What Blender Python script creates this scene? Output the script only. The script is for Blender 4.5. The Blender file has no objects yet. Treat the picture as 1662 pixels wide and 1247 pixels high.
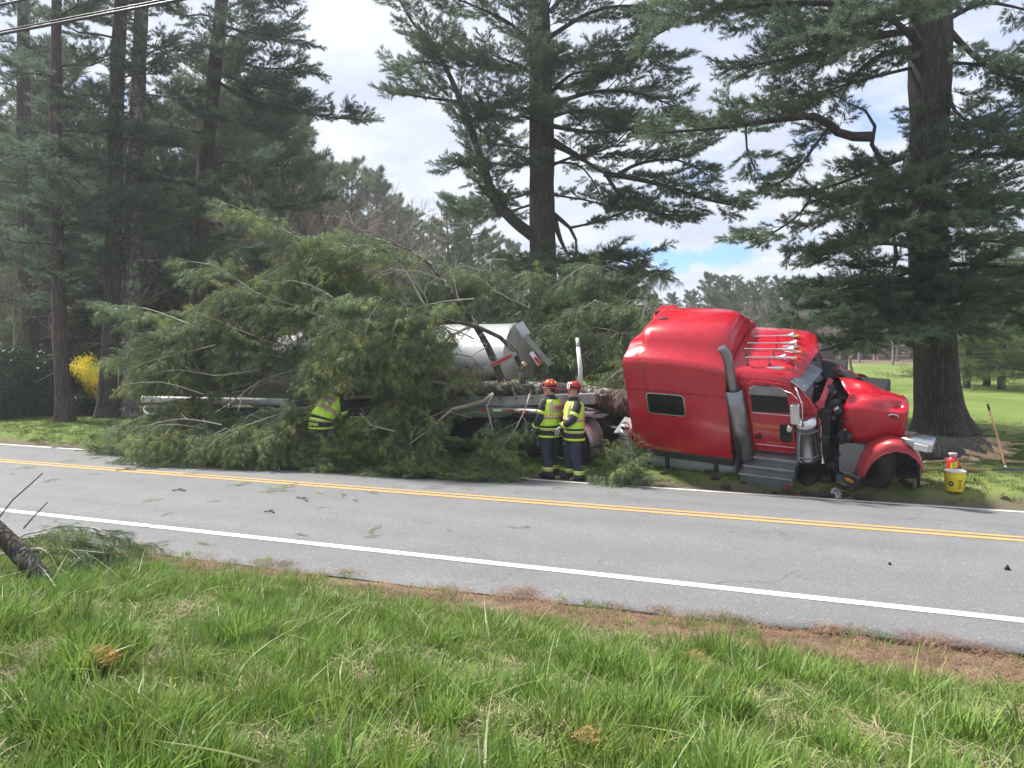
import bpy, bmesh, math, random
import numpy as np
from mathutils import Vector, Matrix, Euler, Quaternion, noise as mnoise

# ------------------------------------------------------------------ scene, camera, light
SC = bpy.context.scene
COL = SC.collection
F = 1248.0; CAMH = 2.5; PITCH = math.atan(71 / 1248)
cam_d = bpy.data.cameras.new('camera'); cam = bpy.data.objects.new('camera', cam_d); COL.objects.link(cam)
cam_d.sensor_width = 36; cam_d.lens = F / 1662 * 36; cam_d.clip_end = 3000; cam_d.clip_start = .05
cam.location = (0, 0, CAMH); cam.rotation_euler = (math.pi / 2 - PITCH, 0, 0)
SC.camera = cam
SC.view_settings.view_transform = 'Standard'; SC.view_settings.look = 'None'
SC.view_settings.gamma = 1; SC.view_settings.use_curve_mapping = False
SC.view_settings.exposure = 1.25
SUN_EL, SUN_AZ = math.radians(52), math.radians(-62)      # azimuth from +Y, negative = left
sun_d = bpy.data.lights.new('sun', 'SUN'); sun_d.energy = 3.7; sun_d.angle = math.radians(6); sun_d.color = (1, .955, .88)
sun = bpy.data.objects.new('sun', sun_d); COL.objects.link(sun)
sdir = Vector((math.sin(SUN_AZ) * math.cos(SUN_EL), math.cos(SUN_AZ) * math.cos(SUN_EL), math.sin(SUN_EL)))
sun.rotation_euler = sdir.to_track_quat('Z', 'Y').to_euler(); sun.location = sdir * 60

world = bpy.data.worlds.new('World'); SC.world = world; world.use_nodes = True
nt = world.node_tree; nt.nodes.clear()
def N(nt, typ, **kw):
    n = nt.nodes.new(typ)
    for k, v in kw.items(): setattr(n, k, v)
    return n
def math_node(nt, op, a, b=None):
    m = N(nt, 'ShaderNodeMath', operation=op)
    for i, v in enumerate((a, b)):
        if v is None: continue
        if isinstance(v, (int, float)): m.inputs[i].default_value = v
        else: nt.links.new(v, m.inputs[i])
    return m.outputs[0]
def ramp(nt, fac, stops, interp='LINEAR'):
    r = N(nt, 'ShaderNodeValToRGB'); r.color_ramp.interpolation = interp
    els = r.color_ramp.elements
    while len(els) < len(stops): els.new(.5)
    for e, (p, c) in zip(els, stops):
        e.position = p; e.color = (c if len(c) == 4 else (*c, 1))
    nt.links.new(fac, r.inputs[0]); return r.outputs[0]
def mixc(nt, fac, a, b, blend='MIX'):
    m = N(nt, 'ShaderNodeMix', data_type='RGBA', blend_type=blend)
    for i, v in ((0, fac), (6, a), (7, b)):
        if isinstance(v, (int, float)): m.inputs[i].default_value = v
        elif isinstance(v, (tuple, list)): m.inputs[i].default_value = (*v, 1) if len(v) == 3 else v
        else: nt.links.new(v, m.inputs[i])
    return m.outputs[2]
def noise_tex(nt, vec, scale, detail=4, rough=.55, dist=0.0):
    n = N(nt, 'ShaderNodeTexNoise'); n.inputs['Scale'].default_value = scale; n.inputs['Detail'].default_value = detail
    n.inputs['Roughness'].default_value = rough; n.inputs['Distortion'].default_value = dist
    if vec is not None: nt.links.new(vec, n.inputs['Vector'])
    return n.outputs['Fac']

def build_world():
    out = N(nt, 'ShaderNodeOutputWorld'); bg = N(nt, 'ShaderNodeBackground'); bg.inputs[1].default_value = .1
    nt.links.new(bg.outputs[0], out.inputs[0])
    sky = N(nt, 'ShaderNodeTexSky', sky_type='NISHITA'); sky.sun_disc = False
    sky.sun_elevation = SUN_EL; sky.sun_rotation = SUN_AZ; sky.air_density = 1.0; sky.dust_density = .6
    tc = N(nt, 'ShaderNodeTexCoord'); sep = N(nt, 'ShaderNodeSeparateXYZ'); nt.links.new(tc.outputs['Generated'], sep.inputs[0])
    zc = math_node(nt, 'ADD', math_node(nt, 'MAXIMUM', sep.outputs[2], 0.0), .16)
    cmb = N(nt, 'ShaderNodeCombineXYZ')
    nt.links.new(math_node(nt, 'DIVIDE', sep.outputs[0], zc), cmb.inputs[0]); nt.links.new(math_node(nt, 'DIVIDE', sep.outputs[1], zc), cmb.inputs[1])
    big = noise_tex(nt, cmb.outputs[0], 1.15, 6, .58, .35)
    fine = noise_tex(nt, cmb.outputs[0], 3.4, 8, .6, .5)
    shade = ramp(nt, math_node(nt, 'ADD', math_node(nt, 'MULTIPLY', big, .7), math_node(nt, 'MULTIPLY', fine, .3)),
                 [(.35, (2.5, 2.9, 3.95)), (.47, (3.2, 3.5, 4.25)), (.56, (3.95, 4.15, 4.6)), (.69, (4.8, 4.85, 5.0))])
    # cover: mostly cloud, thin blue gaps
    gap = ramp(nt, noise_tex(nt, cmb.outputs[0], .8, 5, .55, .6), [(.33, (.75,) * 3), (.43, (0,) * 3)])
    # the open gap of clear sky low in the east
    sub = N(nt, 'ShaderNodeVectorMath', operation='SUBTRACT'); nt.links.new(tc.outputs['Generated'], sub.inputs[0]); sub.inputs[1].default_value = GAPDIR
    sc = N(nt, 'ShaderNodeVectorMath', operation='MULTIPLY'); nt.links.new(sub.outputs[0], sc.inputs[0]); sc.inputs[1].default_value = (9, 5, 37)
    ln = N(nt, 'ShaderNodeVectorMath', operation='LENGTH'); nt.links.new(sc.outputs[0], ln.inputs[0])
    d = math_node(nt, 'ADD', ln.outputs['Value'], math_node(nt, 'MULTIPLY', math_node(nt, 'SUBTRACT', noise_tex(nt, tc.outputs['Generated'], 16, 6, .6, .3), .5), 2.4))
    hole = ramp(nt, d, [(.42, (1,) * 3), (.78, (0,) * 3)])
    g = math_node(nt, 'MAXIMUM', gap, hole)
    blue = mixc(nt, 1.0, sky.outputs[0], (.28, .60, 1.15), 'MULTIPLY')
    colr = mixc(nt, g, shade, blue)
    nt.links.new(colr, bg.inputs[0])

def _ray(px, py):
    u = (px - 831) / F; v = -(py - 623.5) / F
    c, s = math.cos(PITCH), math.sin(PITCH)
    return Vector((u, c + v * s, -s + v * c))
def P(px, py, Z):
    """world point at distance Z along +Y seen at photo position px,py"""
    d = _ray(px, py); return Vector((0, 0, CAMH)) + d * (Z / d.y)
GAPDIR = tuple(_ray(1128, 418).normalized())
build_world()
# haze volume added to lift the shadows and fade the far trees
def build_haze():
    me = bpy.data.meshes.new('haze'); bm = bmesh.new(); bmesh.ops.create_cube(bm, size=1); bm.to_mesh(me); bm.free()
    o = bpy.data.objects.new('haze', me); COL.objects.link(o); o.scale = (1240, 1240, 50); o.location = (0, 0, 21.5); o['kind'] = 'stuff'; o['label'] = 'thin haze added over the whole scene to lift shadows and fade far trees'
    m = bpy.data.materials.new('haze'); m.use_nodes = True; t = m.node_tree; t.nodes.clear(); ou = t.nodes.new('ShaderNodeOutputMaterial'); v = t.nodes.new('ShaderNodeVolumePrincipled')
    v.inputs['Color'].default_value = (.92, .96, 1, 1); v.inputs['Density'].default_value = HAZE; v.inputs['Anisotropy'].default_value = .35
    t.links.new(v.outputs[0], ou.inputs['Volume']); me.materials.append(m)
HAZE = .0012
build_haze()
SC.cycles.volume_bounces = 0
SC.cycles.max_bounces = 6; SC.cycles.diffuse_bounces = 4; SC.cycles.glossy_bounces = 3; SC.cycles.transmission_bounces = 3
SC.cycles.transparent_max_bounces = 6; SC.cycles.use_denoising = True
try: SC.cycles.denoising_prefilter = 'ACCURATE'; SC.cycles.denoising_input_passes = 'RGB_ALBEDO_NORMAL'
except Exception: pass
SC.cycles.caustics_reflective = False; SC.cycles.caustics_refractive = False

# ------------------------------------------------------------------ helpers
ROAD_A = math.radians(20.33); RD = Vector((math.cos(ROAD_A), -math.sin(ROAD_A), 0)); RN = Vector((math.sin(ROAD_A), math.cos(ROAD_A), 0))
def SP(s, p, z=0.0): return RD * s + RN * p + Vector((0, 0, z))
def sp_of(x, y): return (RD.x * x + RD.y * y, RN.x * x + RN.y * y)

def smooth(a, b, t):
    t = max(0., min(1., (t - a) / (b - a))); return t * t * (3 - 2 * t)
def fbm(x, y, sc=1., oct=4):
    v = 0; a = .5
    for i in range(oct):
        v += a * mnoise.noise(Vector((x * sc, y * sc, i * 7.3))); sc *= 2.1; a *= .5
    return v
def G(x, y):
    """height of the ground"""
    s, p = sp_of(x, y)
    if p < 6.98:
        t = (6.98 - p)
        z = .95 * smooth(0, 5.2, t) * (1 - .25 * smooth(5, 30, t)) - .035 * math.exp(-((t - .1) / .12) ** 2)
        z += smooth(0, 1.2, t) * (.10 * fbm(x, y, .5) + .035 * fbm(x, y, 3))
        return z
    if p < 11.3: return -.05
    if p < 14.3: return -.05 - .2 * smooth(11.3, 14.0, p)*1.0
    z = -.25 + .19 * smooth(14.4, 15.0, p) + .05 * smooth(15, 18, p)
    z += .02 + .05 * fbm(x, y, .35) * smooth(14.4, 17, p) + .02 * fbm(x, y, 2.5)
    z += .95 * math.exp(-((x - 1.2) ** 2 / 60 + (y - 28) ** 2 / 22))            # mound under the middle pine
    z += 1.2 * smooth(60, 150, y) * smooth(-60, 10, -abs(x - 20) + 40)
    z += 6.5 * smooth(8, 60, -x - 6) * smooth(30, 80, y)                        # wooded rise on the left
    return z
def road_z(p):
    if p <= 11.3: return 0.0
    return -.2 * smooth(11.0, 14.6, p) * 1.08

def link(o): COL.objects.link(o); return o
def tag(o, label=None, cat=None, group=None, kind=None):
    if label: o['label'] = label
    if cat: o['category'] = cat
    if group: o['group'] = group
    if kind: o['kind'] = kind
    return o
def thing(name, label, cat, loc=(0, 0, 0), rotz=0, group=None):
    o = bpy.data.objects.new(name, None); link(o); o.location = loc; o.rotation_euler = (0, 0, rotz)
    o.empty_display_size = .2
    return tag(o, label, cat, group)

class MB:
    """collects shapes, then links them as ONE mesh object"""
    def __init__(s): s.v = []; s.f = []; s.mi = []
    def add(s, vs, fs, mi=0):
        b = len(s.v); s.v.extend(tuple(v) for v in vs); s.f.extend(tuple(i + b for i in f) for f in fs); s.mi.extend([mi] * len(fs)); return s
    def box(s, c, size, rot=None, mi=0):
        h = Vector(size) / 2; M = rot.to_3x3() if rot is not None else Matrix.Identity(3); c = Vector(c)
        vs = [c + M @ Vector((x * h.x, y * h.y, z * h.z)) for x in (-1, 1) for y in (-1, 1) for z in (-1, 1)]
        return s.add(vs, [(0, 1, 3, 2), (4, 6, 7, 5), (0, 4, 5, 1), (2, 3, 7, 6), (0, 2, 6, 4), (1, 5, 7, 3)], mi)
    def bar(s, a, b, w, h=None, mi=0):
        a = Vector(a); b = Vector(b); h = h or w; d = b - a
        return s.box((a + b) / 2, (w, h, d.length), d.to_track_quat('Z', 'Y').to_matrix(), mi)
    def tube(s, pts, rad, sides=8, cap=True, mi=0, jitter=None):
        pts = [Vector(p) for p in pts]; n = len(pts)
        if isinstance(rad, (int, float)): rad = [rad] * n
        d0 = (pts[1] - pts[0]).normalized(); up = Vector((0, 0, 1)) if abs(d0.z) < .9 else Vector((1, 0, 0))
        nx = d0.cross(up).normalized(); vs = []; fs = []
        for i, p in enumerate(pts):
            d = (pts[min(i + 1, n - 1)] - pts[max(i - 1, 0)])
            if d.length < 1e-9: d = d0
            d.normalize(); nx = (nx - d * nx.dot(d)); nx = nx.normalized() if nx.length > 1e-6 else d.orthogonal().normalized()
            ny = d.cross(nx)
            for k in range(sides):
                a = 2 * math.pi * k / sides; r = rad[i]
                if jitter: r = jitter(i, k, a, p, r)
                vs.append(p + nx * (math.cos(a) * r) + ny * (math.sin(a) * r))
        for i in range(n - 1):
            for k in range(sides):
                k2 = (k + 1) % sides; fs.append((i * sides + k, i * sides + k2, (i + 1) * sides + k2, (i + 1) * sides + k))
        if cap: fs.append(tuple(reversed(range(sides)))); fs.append(tuple((n - 1) * sides + k for k in range(sides)))
        return s.add(vs, fs, mi)
    def loft(s, secs, cap=True, mi=0):
        """rings of equal length"""
        k = len(secs[0]); vs = [v for r in secs for v in r]; fs = []
        for i in range(len(secs) - 1):
            for j in range(k):
                j2 = (j + 1) % k; fs.append((i * k + j, i * k + j2, (i + 1) * k + j2, (i + 1) * k + j))
        if cap: fs.append(tuple(reversed(range(k)))); fs.append(tuple((len(secs) - 1) * k + j for j in range(k)))
        return s.add(vs, fs, mi)
    def sheet(s, rows, mi=0):
        k = len(rows[0]); vs = [v for r in rows for v in r]
        return s.add(vs, [(i * k + j, i * k + j + 1, (i + 1) * k + j + 1, (i + 1) * k + j) for i in range(len(rows) - 1) for j in range(k - 1)], mi)
    def prism(s, poly, a, b, axis=1, mi=0):
        """poly of 2D points in the plane normal to axis, extruded a..b"""
        def pt(u, v, w): return (w, u, v) if axis == 0 else ((u, w, v) if axis == 1 else (u, v, w))
        n = len(poly); vs = [pt(u, v, a) for u, v in poly] + [pt(u, v, b) for u, v in poly]
        fs = [tuple(range(n)), tuple(reversed(range(n, 2 * n)))] + [(i, i + n, (i + 1) % n + n, (i + 1) % n) for i in range(n)]
        return s.add(vs, fs, mi)
    def lathe(s, prof, c=(0, 0, 0), axis=(0, 0, 1), sides=24, cap=False, mi=0):
        """prof: (radius, height) along axis"""
        q = Vector(axis).normalized().to_track_quat('Z', 'Y').to_matrix(); c = Vector(c)
        return s.loft([[c + q @ Vector((r * math.cos(2 * math.pi * k / sides), r * math.sin(2 * math.pi * k / sides), h)) for k in range(sides)] for r, h in prof], cap, mi)
    def ell(s, c, r, seg=16, rings=10, mi=0, M=None):
        c = Vector(c); M = M or Matrix.Identity(3); secs = []
        for i in range(rings + 1):
            t = -math.pi / 2 + math.pi * (i + .001 if i == 0 else (i - .001 if i == rings else i)) / rings
            secs.append([c + M @ Vector((r[0] * math.cos(t) * math.cos(2 * math.pi * k / seg), r[1] * math.cos(t) * math.sin(2 * math.pi * k / seg), r[2] * math.sin(t))) for k in range(seg)])
        return s.loft(secs, True, mi)
    def build(s, name, mat, parent=None, smooth=False, bevel=0, seg=2, fix=True, angle=None, **tags):
        me = bpy.data.meshes.new(name); me.from_pydata(s.v, [], s.f); me.validate()
        for m in (mat if isinstance(mat, (list, tuple)) else [mat]): me.materials.append(m)
        if any(s.mi):
            if len(me.polygons) == len(s.mi): me.polygons.foreach_set('material_index', s.mi)
        if fix:
            bm = bmesh.new(); bm.from_mesh(me); bmesh.ops.recalc_face_normals(bm, faces=bm.faces); bm.to_mesh(me); bm.free()
        if smooth: me.polygons.foreach_set('use_smooth', [True] * len(me.polygons))
        if smooth and angle:
            try: me.set_sharp_from_angle(angle=math.radians(angle))
            except Exception: pass
        o = link(bpy.data.objects.new(name, me)); o.parent = parent
        if bevel:
            b = o.modifiers.new('bevel', 'BEVEL'); b.width = bevel; b.segments = seg; b.limit_method = 'ANGLE'; b.angle_limit = math.radians(35)
        tag(o, **tags)
        return o

def copy_tree(o, parent=None):
    c = o.copy(); link(c); c.parent = parent
    for ch in list(o.children): copy_tree(ch, c)
    return c

# ------------------------------------------------------------------ materials
MATS = {}
def mat(name, col, rough=.6, metal=0., var=.25, vscale=8., bump=0., bscale=40., col2=None, spec=None, coat=0., trans=0., stretch=None, per_inst=0.):
    if name in MATS: return MATS[name]
    m = bpy.data.materials.new(name); m.use_nodes = True; t = m.node_tree; b = t.nodes['Principled BSDF']
    tc = N(t, 'ShaderNodeTexCoord'); vec = tc.outputs['Object']
    if stretch:
        mp = N(t, 'ShaderNodeMapping'); mp.inputs['Scale'].default_value = stretch; t.links.new(vec, mp.inputs[0]); vec = mp.outputs[0]
    n = noise_tex(t, vec, vscale, 6, .6)
    a = tuple(c * (1 - var) for c in col); c2 = col2 or tuple(min(1, c * (1 + var)) for c in col)
    cr = ramp(t, n, [(.3, a), (.7, c2)])
    if per_inst:
        oi = N(t, 'ShaderNodeObjectInfo'); hs = N(t, 'ShaderNodeHueSaturation')
        t.links.new(cr, hs.inputs['Color'])
        t.links.new(math_node(t, 'ADD', math_node(t, 'MULTIPLY', oi.outputs['Random'], per_inst), 1 - per_inst / 2), hs.inputs['Value'])
        t.links.new(math_node(t, 'ADD', math_node(t, 'MULTIPLY', math_node(t, 'FRACT', math_node(t, 'MULTIPLY', oi.outputs['Random'], 7.13)), .04), .48), hs.inputs['Hue'])
        cr = hs.outputs[0]
    t.links.new(cr, b.inputs['Base Color'])
    b.inputs['Roughness'].default_value = rough; b.inputs['Metallic'].default_value = metal
    if spec is not None: b.inputs['Specular IOR Level'].default_value = spec
    if coat: b.inputs['Coat Weight'].default_value = coat; b.inputs['Coat Roughness'].default_value = .05
    if rough > .12 and not trans:
        rr = math_node(t, 'ADD', math_node(t, 'MULTIPLY', noise_tex(t, vec, vscale * 2.3, 3), .24), rough - .12); t.links.new(rr, b.inputs['Roughness'])
    if bump:
        bn = N(t, 'ShaderNodeBump'); bn.inputs['Strength'].default_value = bump; bn.inputs['Distance'].default_value = .02
        t.links.new(noise_tex(t, vec, bscale, 6, .65), bn.inputs['Height']); t.links.new(bn.outputs[0], b.inputs['Normal'])
    if trans:
        tr = N(t, 'ShaderNodeBsdfTranslucent'); t.links.new(cr, tr.inputs[0]); mx = N(t, 'ShaderNodeMixShader'); mx.inputs[0].default_value = trans
        t.links.new(b.outputs[0], mx.inputs[1]); t.links.new(tr.outputs[0], mx.inputs[2]); t.links.new(mx.outputs[0], t.nodes['Material Output'].inputs[0])
    MATS[name] = m; return m

def bark_mat(name, dark, light, sc=1.0, lichen=0.0):
    if name in MATS: return MATS[name]
    m = bpy.data.materials.new(name); m.use_nodes = True; t = m.node_tree; b = t.nodes['Principled BSDF']; b.inputs['Roughness'].default_value = .9
    b.inputs['Specular IOR Level'].default_value = .2
    tc = N(t, 'ShaderNodeTexCoord'); mp = N(t, 'ShaderNodeMapping'); mp.inputs['Scale'].default_value = (1, 1, .16); t.links.new(tc.outputs['Object'], mp.inputs[0])
    f1 = noise_tex(t, mp.outputs[0], 16 * sc, 8, .65, .4)
    vo = N(t, 'ShaderNodeTexVoronoi', feature='DISTANCE_TO_EDGE'); vo.inputs['Scale'].default_value = 11 * sc; t.links.new(mp.outputs[0], vo.inputs['Vector'])
    big = noise_tex(t, tc.outputs['Object'], 1.3, 4)
    h = math_node(t, 'ADD', math_node(t, 'MULTIPLY', f1, .6), math_node(t, 'MULTIPLY', math_node(t, 'MINIMUM', vo.outputs['Distance'], .35), 1.2))
    c = ramp(t, h, [(.25, tuple(x * .5 for x in dark)), (.45, dark), (.8, light)])
    c = mixc(t, math_node(t, 'MULTIPLY', big, .5), c, tuple(x * 1.15 for x in light))
    if lichen:
        lf = ramp(t, noise_tex(t, tc.outputs['Object'], 5, 7, .7, .6), [(.56 - lichen * .15, (0,) * 3), (.62, (1,) * 3)])
        c = mixc(t, lf, c, (.30, .34, .27))
    t.links.new(c, b.inputs['Base Color'])
    bn = N(t, 'ShaderNodeBump'); bn.inputs['Strength'].default_value = .9; bn.inputs['Distance'].default_value = .03
    t.links.new(h, bn.inputs['Height']); t.links.new(bn.outputs[0], b.inputs['Normal'])
    MATS[name] = m; return m

BARK = bark_mat('pine_bark', (.045, .039, .036), (.11, .094, .086))
BARK_RED = bark_mat('pine_bark_reddish', (.055, .042, .038), (.12, .09, .08))
BARK_LOG = bark_mat('log_bark', (.06, .05, .043), (.20, .175, .15), 1.0, .6)
TWIG = mat('dark_twig', (.07, .058, .048), .85, var=.3)
TWIG_PALE = mat('pale_twig', (.34, .31, .25), .8, var=.3, vscale=3)
TWIG_BARE = mat('bare_twig', (.27, .215, .195), .9, var=.2)
NEEDLE = mat('pine_needles', (.15, .215, .13), .55, var=.22, vscale=.5, trans=.45, per_inst=.5, spec=.3)
NEEDLE_L = mat('pine_needles_left', (.14, .205, .14), .55, var=.2, vscale=.5, trans=.45, per_inst=.5, spec=.3)
NEEDLE_F = mat('fallen_pine_needles', (.185, .26, .12), .5, var=.25, vscale=.8, trans=.3, per_inst=.6, spec=.35)
NEEDLE_Y = mat('sunlit_yellow_pine_needles', (.29, .355, .12), .5, var=.25, vscale=.8, trans=.35, per_inst=.5, spec=.35)  # yellower needles; sunlight on the outer sprays is put into their colour
NEEDLE_D = mat('distant_needles', (.17, .225, .125), .7, var=.25, vscale=.3, trans=.2, per_inst=.5, spec=.2)
SPRUCE_Y = mat('pale_spruce_needles', (.15, .20, .07), .6, var=.25, vscale=.5, trans=.3, per_inst=.4, spec=.2)

# ------------------------------------------------------------------ scattering with geometry nodes
def scatter(name, pts, eul, scl, protos, parent=None, pick=None, rng=None, **tags):
    n = len(pts); me = bpy.data.meshes.new(name); me.vertices.add(n)
    me.vertices.foreach_set('co', np.asarray(pts, np.float32).ravel())
    a = me.attributes.new('rot', 'FLOAT_VECTOR', 'POINT'); a.data.foreach_set('vector', np.asarray(eul, np.float32).ravel())
    a = me.attributes.new('scl', 'FLOAT', 'POINT'); a.data.foreach_set('value', np.asarray(scl, np.float32).ravel())
    if pick is None: pick = np.random.RandomState(n).randint(0, len(protos), n)
    a = me.attributes.new('pick', 'INT', 'POINT'); a.data.foreach_set('value', np.asarray(pick, np.int32))
    o = link(bpy.data.objects.new(name, me)); o.parent = parent
    for pr in protos[:1]:
        for m in pr.data.materials: me.materials.append(m)
    key = 'scatter_' + '_'.join(pr.name for pr in protos)
    ng = bpy.data.node_groups.get(key)
    if ng is None:
        ng = bpy.data.node_groups.new(key, 'GeometryNodeTree')
        ng.interface.new_socket('Geometry', in_out='INPUT', socket_type='NodeSocketGeometry'); ng.interface.new_socket('Geometry', in_out='OUTPUT', socket_type='NodeSocketGeometry')
        gi = ng.nodes.new('NodeGroupInput'); go = ng.nodes.new('NodeGroupOutput'); jn = ng.nodes.new('GeometryNodeJoinGeometry')
        def attr(nm, ty):
            x = ng.nodes.new('GeometryNodeInputNamedAttribute'); x.data_type = ty; x.inputs['Name'].default_value = nm; return [s for s in x.outputs if s.enabled][0]
        rot = attr('rot', 'FLOAT_VECTOR'); e2r = ng.nodes.new('FunctionNodeEulerToRotation'); ng.links.new(rot, e2r.inputs[0])
        sc = attr('scl', 'FLOAT'); pk = attr('pick', 'INT')
        for i, pr in enumerate(protos):
            oi = ng.nodes.new('GeometryNodeObjectInfo'); oi.inputs['Object'].default_value = pr; oi.inputs['As Instance'].default_value = True
            cp = ng.nodes.new('FunctionNodeCompare'); cp.data_type = 'INT'; cp.operation = 'EQUAL'
            ins = [s for s in cp.inputs if s.enabled and s.type == 'INT']; ng.links.new(pk, ins[0]); ins[1].default_value = i
            ip = ng.nodes.new('GeometryNodeInstanceOnPoints')
            ng.links.new(gi.outputs[0], ip.inputs['Points']); ng.links.new(cp.outputs[0], ip.inputs['Selection']); ng.links.new(oi.outputs['Geometry'], ip.inputs['Instance'])
            ng.links.new(e2r.outputs[0], ip.inputs['Rotation']); ng.links.new(sc, ip.inputs['Scale']); ng.links.new(ip.outputs[0], jn.inputs[0])
        ng.links.new(jn.outputs[0], go.inputs[0])
    md = o.modifiers.new('scatter', 'NODES'); md.node_group = ng
    tag(o, **tags); return o

def proto(name, vs, fs, m, mi=None):
    """a mesh used only as the source of scattered foliage; never linked to the scene itself"""
    me = bpy.data.meshes.new(name); me.from_pydata([tuple(v) for v in vs], [], fs)
    for x in (m if isinstance(m, (list, tuple)) else [m]): me.materials.append(x)
    if mi: me.polygons.foreach_set('material_index', mi)
    return bpy.data.objects.new(name, me)

def dirs_to_euler(D, roll):
    """+Y of the prototype turned to D, with a roll about it"""
    out = np.zeros((len(D), 3), np.float32)
    for i, d in enumerate(D):
        q = Vector(d).to_track_quat('Y', 'Z') @ Quaternion((0, 1, 0), float(roll[i])); e = q.to_euler(); out[i] = e[:]
    return out

# ------------------------------------------------------------------ sky-side setting: ground, road, markings
def ground_mat():
    m = bpy.data.materials.new('ground'); m.use_nodes = True; t = m.node_tree; b = t.nodes['Principled BSDF']; b.inputs['Roughness'].default_value = .95; b.inputs['Specular IOR Level'].default_value = .15
    tc = N(t, 'ShaderNodeTexCoord'); o = tc.outputs['Object']
    at = N(t, 'ShaderNodeAttribute'); at.attribute_name = 'zone'; sep = N(t, 'ShaderNodeSeparateColor'); t.links.new(at.outputs['Color'], sep.inputs[0])
    n1 = noise_tex(t, o, .22, 7, .62, .5); n2 = noise_tex(t, o, 6, 8, .7); n3 = noise_tex(t, o, 60, 4, .7)
    lawn = ramp(t, n1, [(.30, (.115, .155, .038)), (.48, (.155, .215, .050)), (.62, (.22, .25, .08)), (.75, (.33, .31, .17))])
    lawn = mixc(t, ramp(t, n2, [(.40, (0,) * 3), (.62, (.35,) * 3)]), lawn, (.07, .11, .03))
    litter = mixc(t, ramp(t, n3, [(.35, (0,) * 3), (.65, (1,) * 3)]), (.17, .115, .075), (.30, .22, .15))
    litter = mixc(t, ramp(t, n2, [(.35, (1,) * 3), (.6, (0,) * 3)]), litter, (.10, .085, .06))
    soil = mixc(t, ramp(t, n3, [(.3, (0,) * 3), (.7, (1,) * 3)]), (.085, .07, .05), (.19, .16, .115))
    wood = mixc(t, ramp(t, n2, [(.35, (0,) * 3), (.7, (1,) * 3)]), (.13, .095, .07), (.24, .18, .14))
    c = mixc(t, sep.outputs[0], lawn, litter); c = mixc(t, sep.outputs[1], c, soil); c = mixc(t, sep.outputs[2], c, wood)
    t.links.new(c, b.inputs['Base Color'])
    bn = N(t, 'ShaderNodeBump'); bn.inputs['Strength'].default_value = .8; bn.inputs['Distance'].default_value = .03; t.links.new(math_node(t, 'ADD', n2, math_node(t, 'MULTIPLY', n3, .5)), bn.inputs['Height']); t.links.new(bn.outputs[0], b.inputs['Normal'])
    return m
def zone(x, y):
    s, p = sp_of(x, y)
    n = fbm(x, y, .9); lit = soil = wood = 0
    if p < 7.0:
        e = 6.3 + .35 * n - .25 * smooth(-3, -8, s)
        lit = smooth(e - .25, e + .1, p); soil = 1 - lit; 
    elif p < 15.5:
        e = 14.62 + .3 * n + .25 * smooth(0, 8, s) 
        soil = 1 - smooth(e - .2, e + .25, p)
    if p > 20 and x < -8 - .1 * (y - 24): wood = smooth(24.5, 27, y) * smooth(0, 2, -8 - .1 * (y - 24) - x)
    if y > 60: wood = max(wood, smooth(74, 82, y + 3 * n - 12 * smooth(-2, 12, x) * smooth(-20, -10, -x)) * (1 - smooth(0, 1, 0)))
    if p > 15 and s > 1: soil = max(soil, .4 * smooth(.2, .5, n) * smooth(24, 16, p))
    return lit, soil, wood
def build_ground():
    ps = list(np.arange(-6, 7.3, .13)) + list(np.arange(7.6, 14, .8)) + list(np.arange(14.0, 19, .16)) + list(np.arange(19.3, 34, .6)) + list(np.arange(35, 90, 2.)) + list(np.arange(92, 200, 6.)) + [240, 320, 420]
    ss = [-420, -300, -200, -150] + list(np.arange(-120, -24, 4.)) + list(np.arange(-24, -13, .6)) + list(np.arange(-13, 9, .14)) + list(np.arange(9.2, 24, .8)) + list(np.arange(25, 80, 4.)) + [100, 150, 250, 400]
    ps = [-120, -60, -25, -12, -8] + ps
    vs = []; zs = []
    for p in ps:
        for s in ss:
            v = SP(s, p); vs.append((v.x, v.y, G(v.x, v.y))); z = zone(v.x, v.y); zs.append((*z, 1))
    k = len(ss)
    fs = [(i * k + j, i * k + j + 1, (i + 1) * k + j + 1, (i + 1) * k + j) for i in range(len(ps) - 1) for j in range(k - 1)]
    me = bpy.data.meshes.new('ground'); me.from_pydata(vs, [], fs); me.materials.append(ground_mat())
    a = me.color_attributes.new('zone', 'FLOAT_COLOR', 'POINT'); a.data.foreach_set('color', np.array(zs, np.float32).ravel())
    me.polygons.foreach_set('use_smooth', [True] * len(fs))
    tag(link(bpy.data.objects.new('ground', me)), kind='structure')
build_ground()

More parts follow.
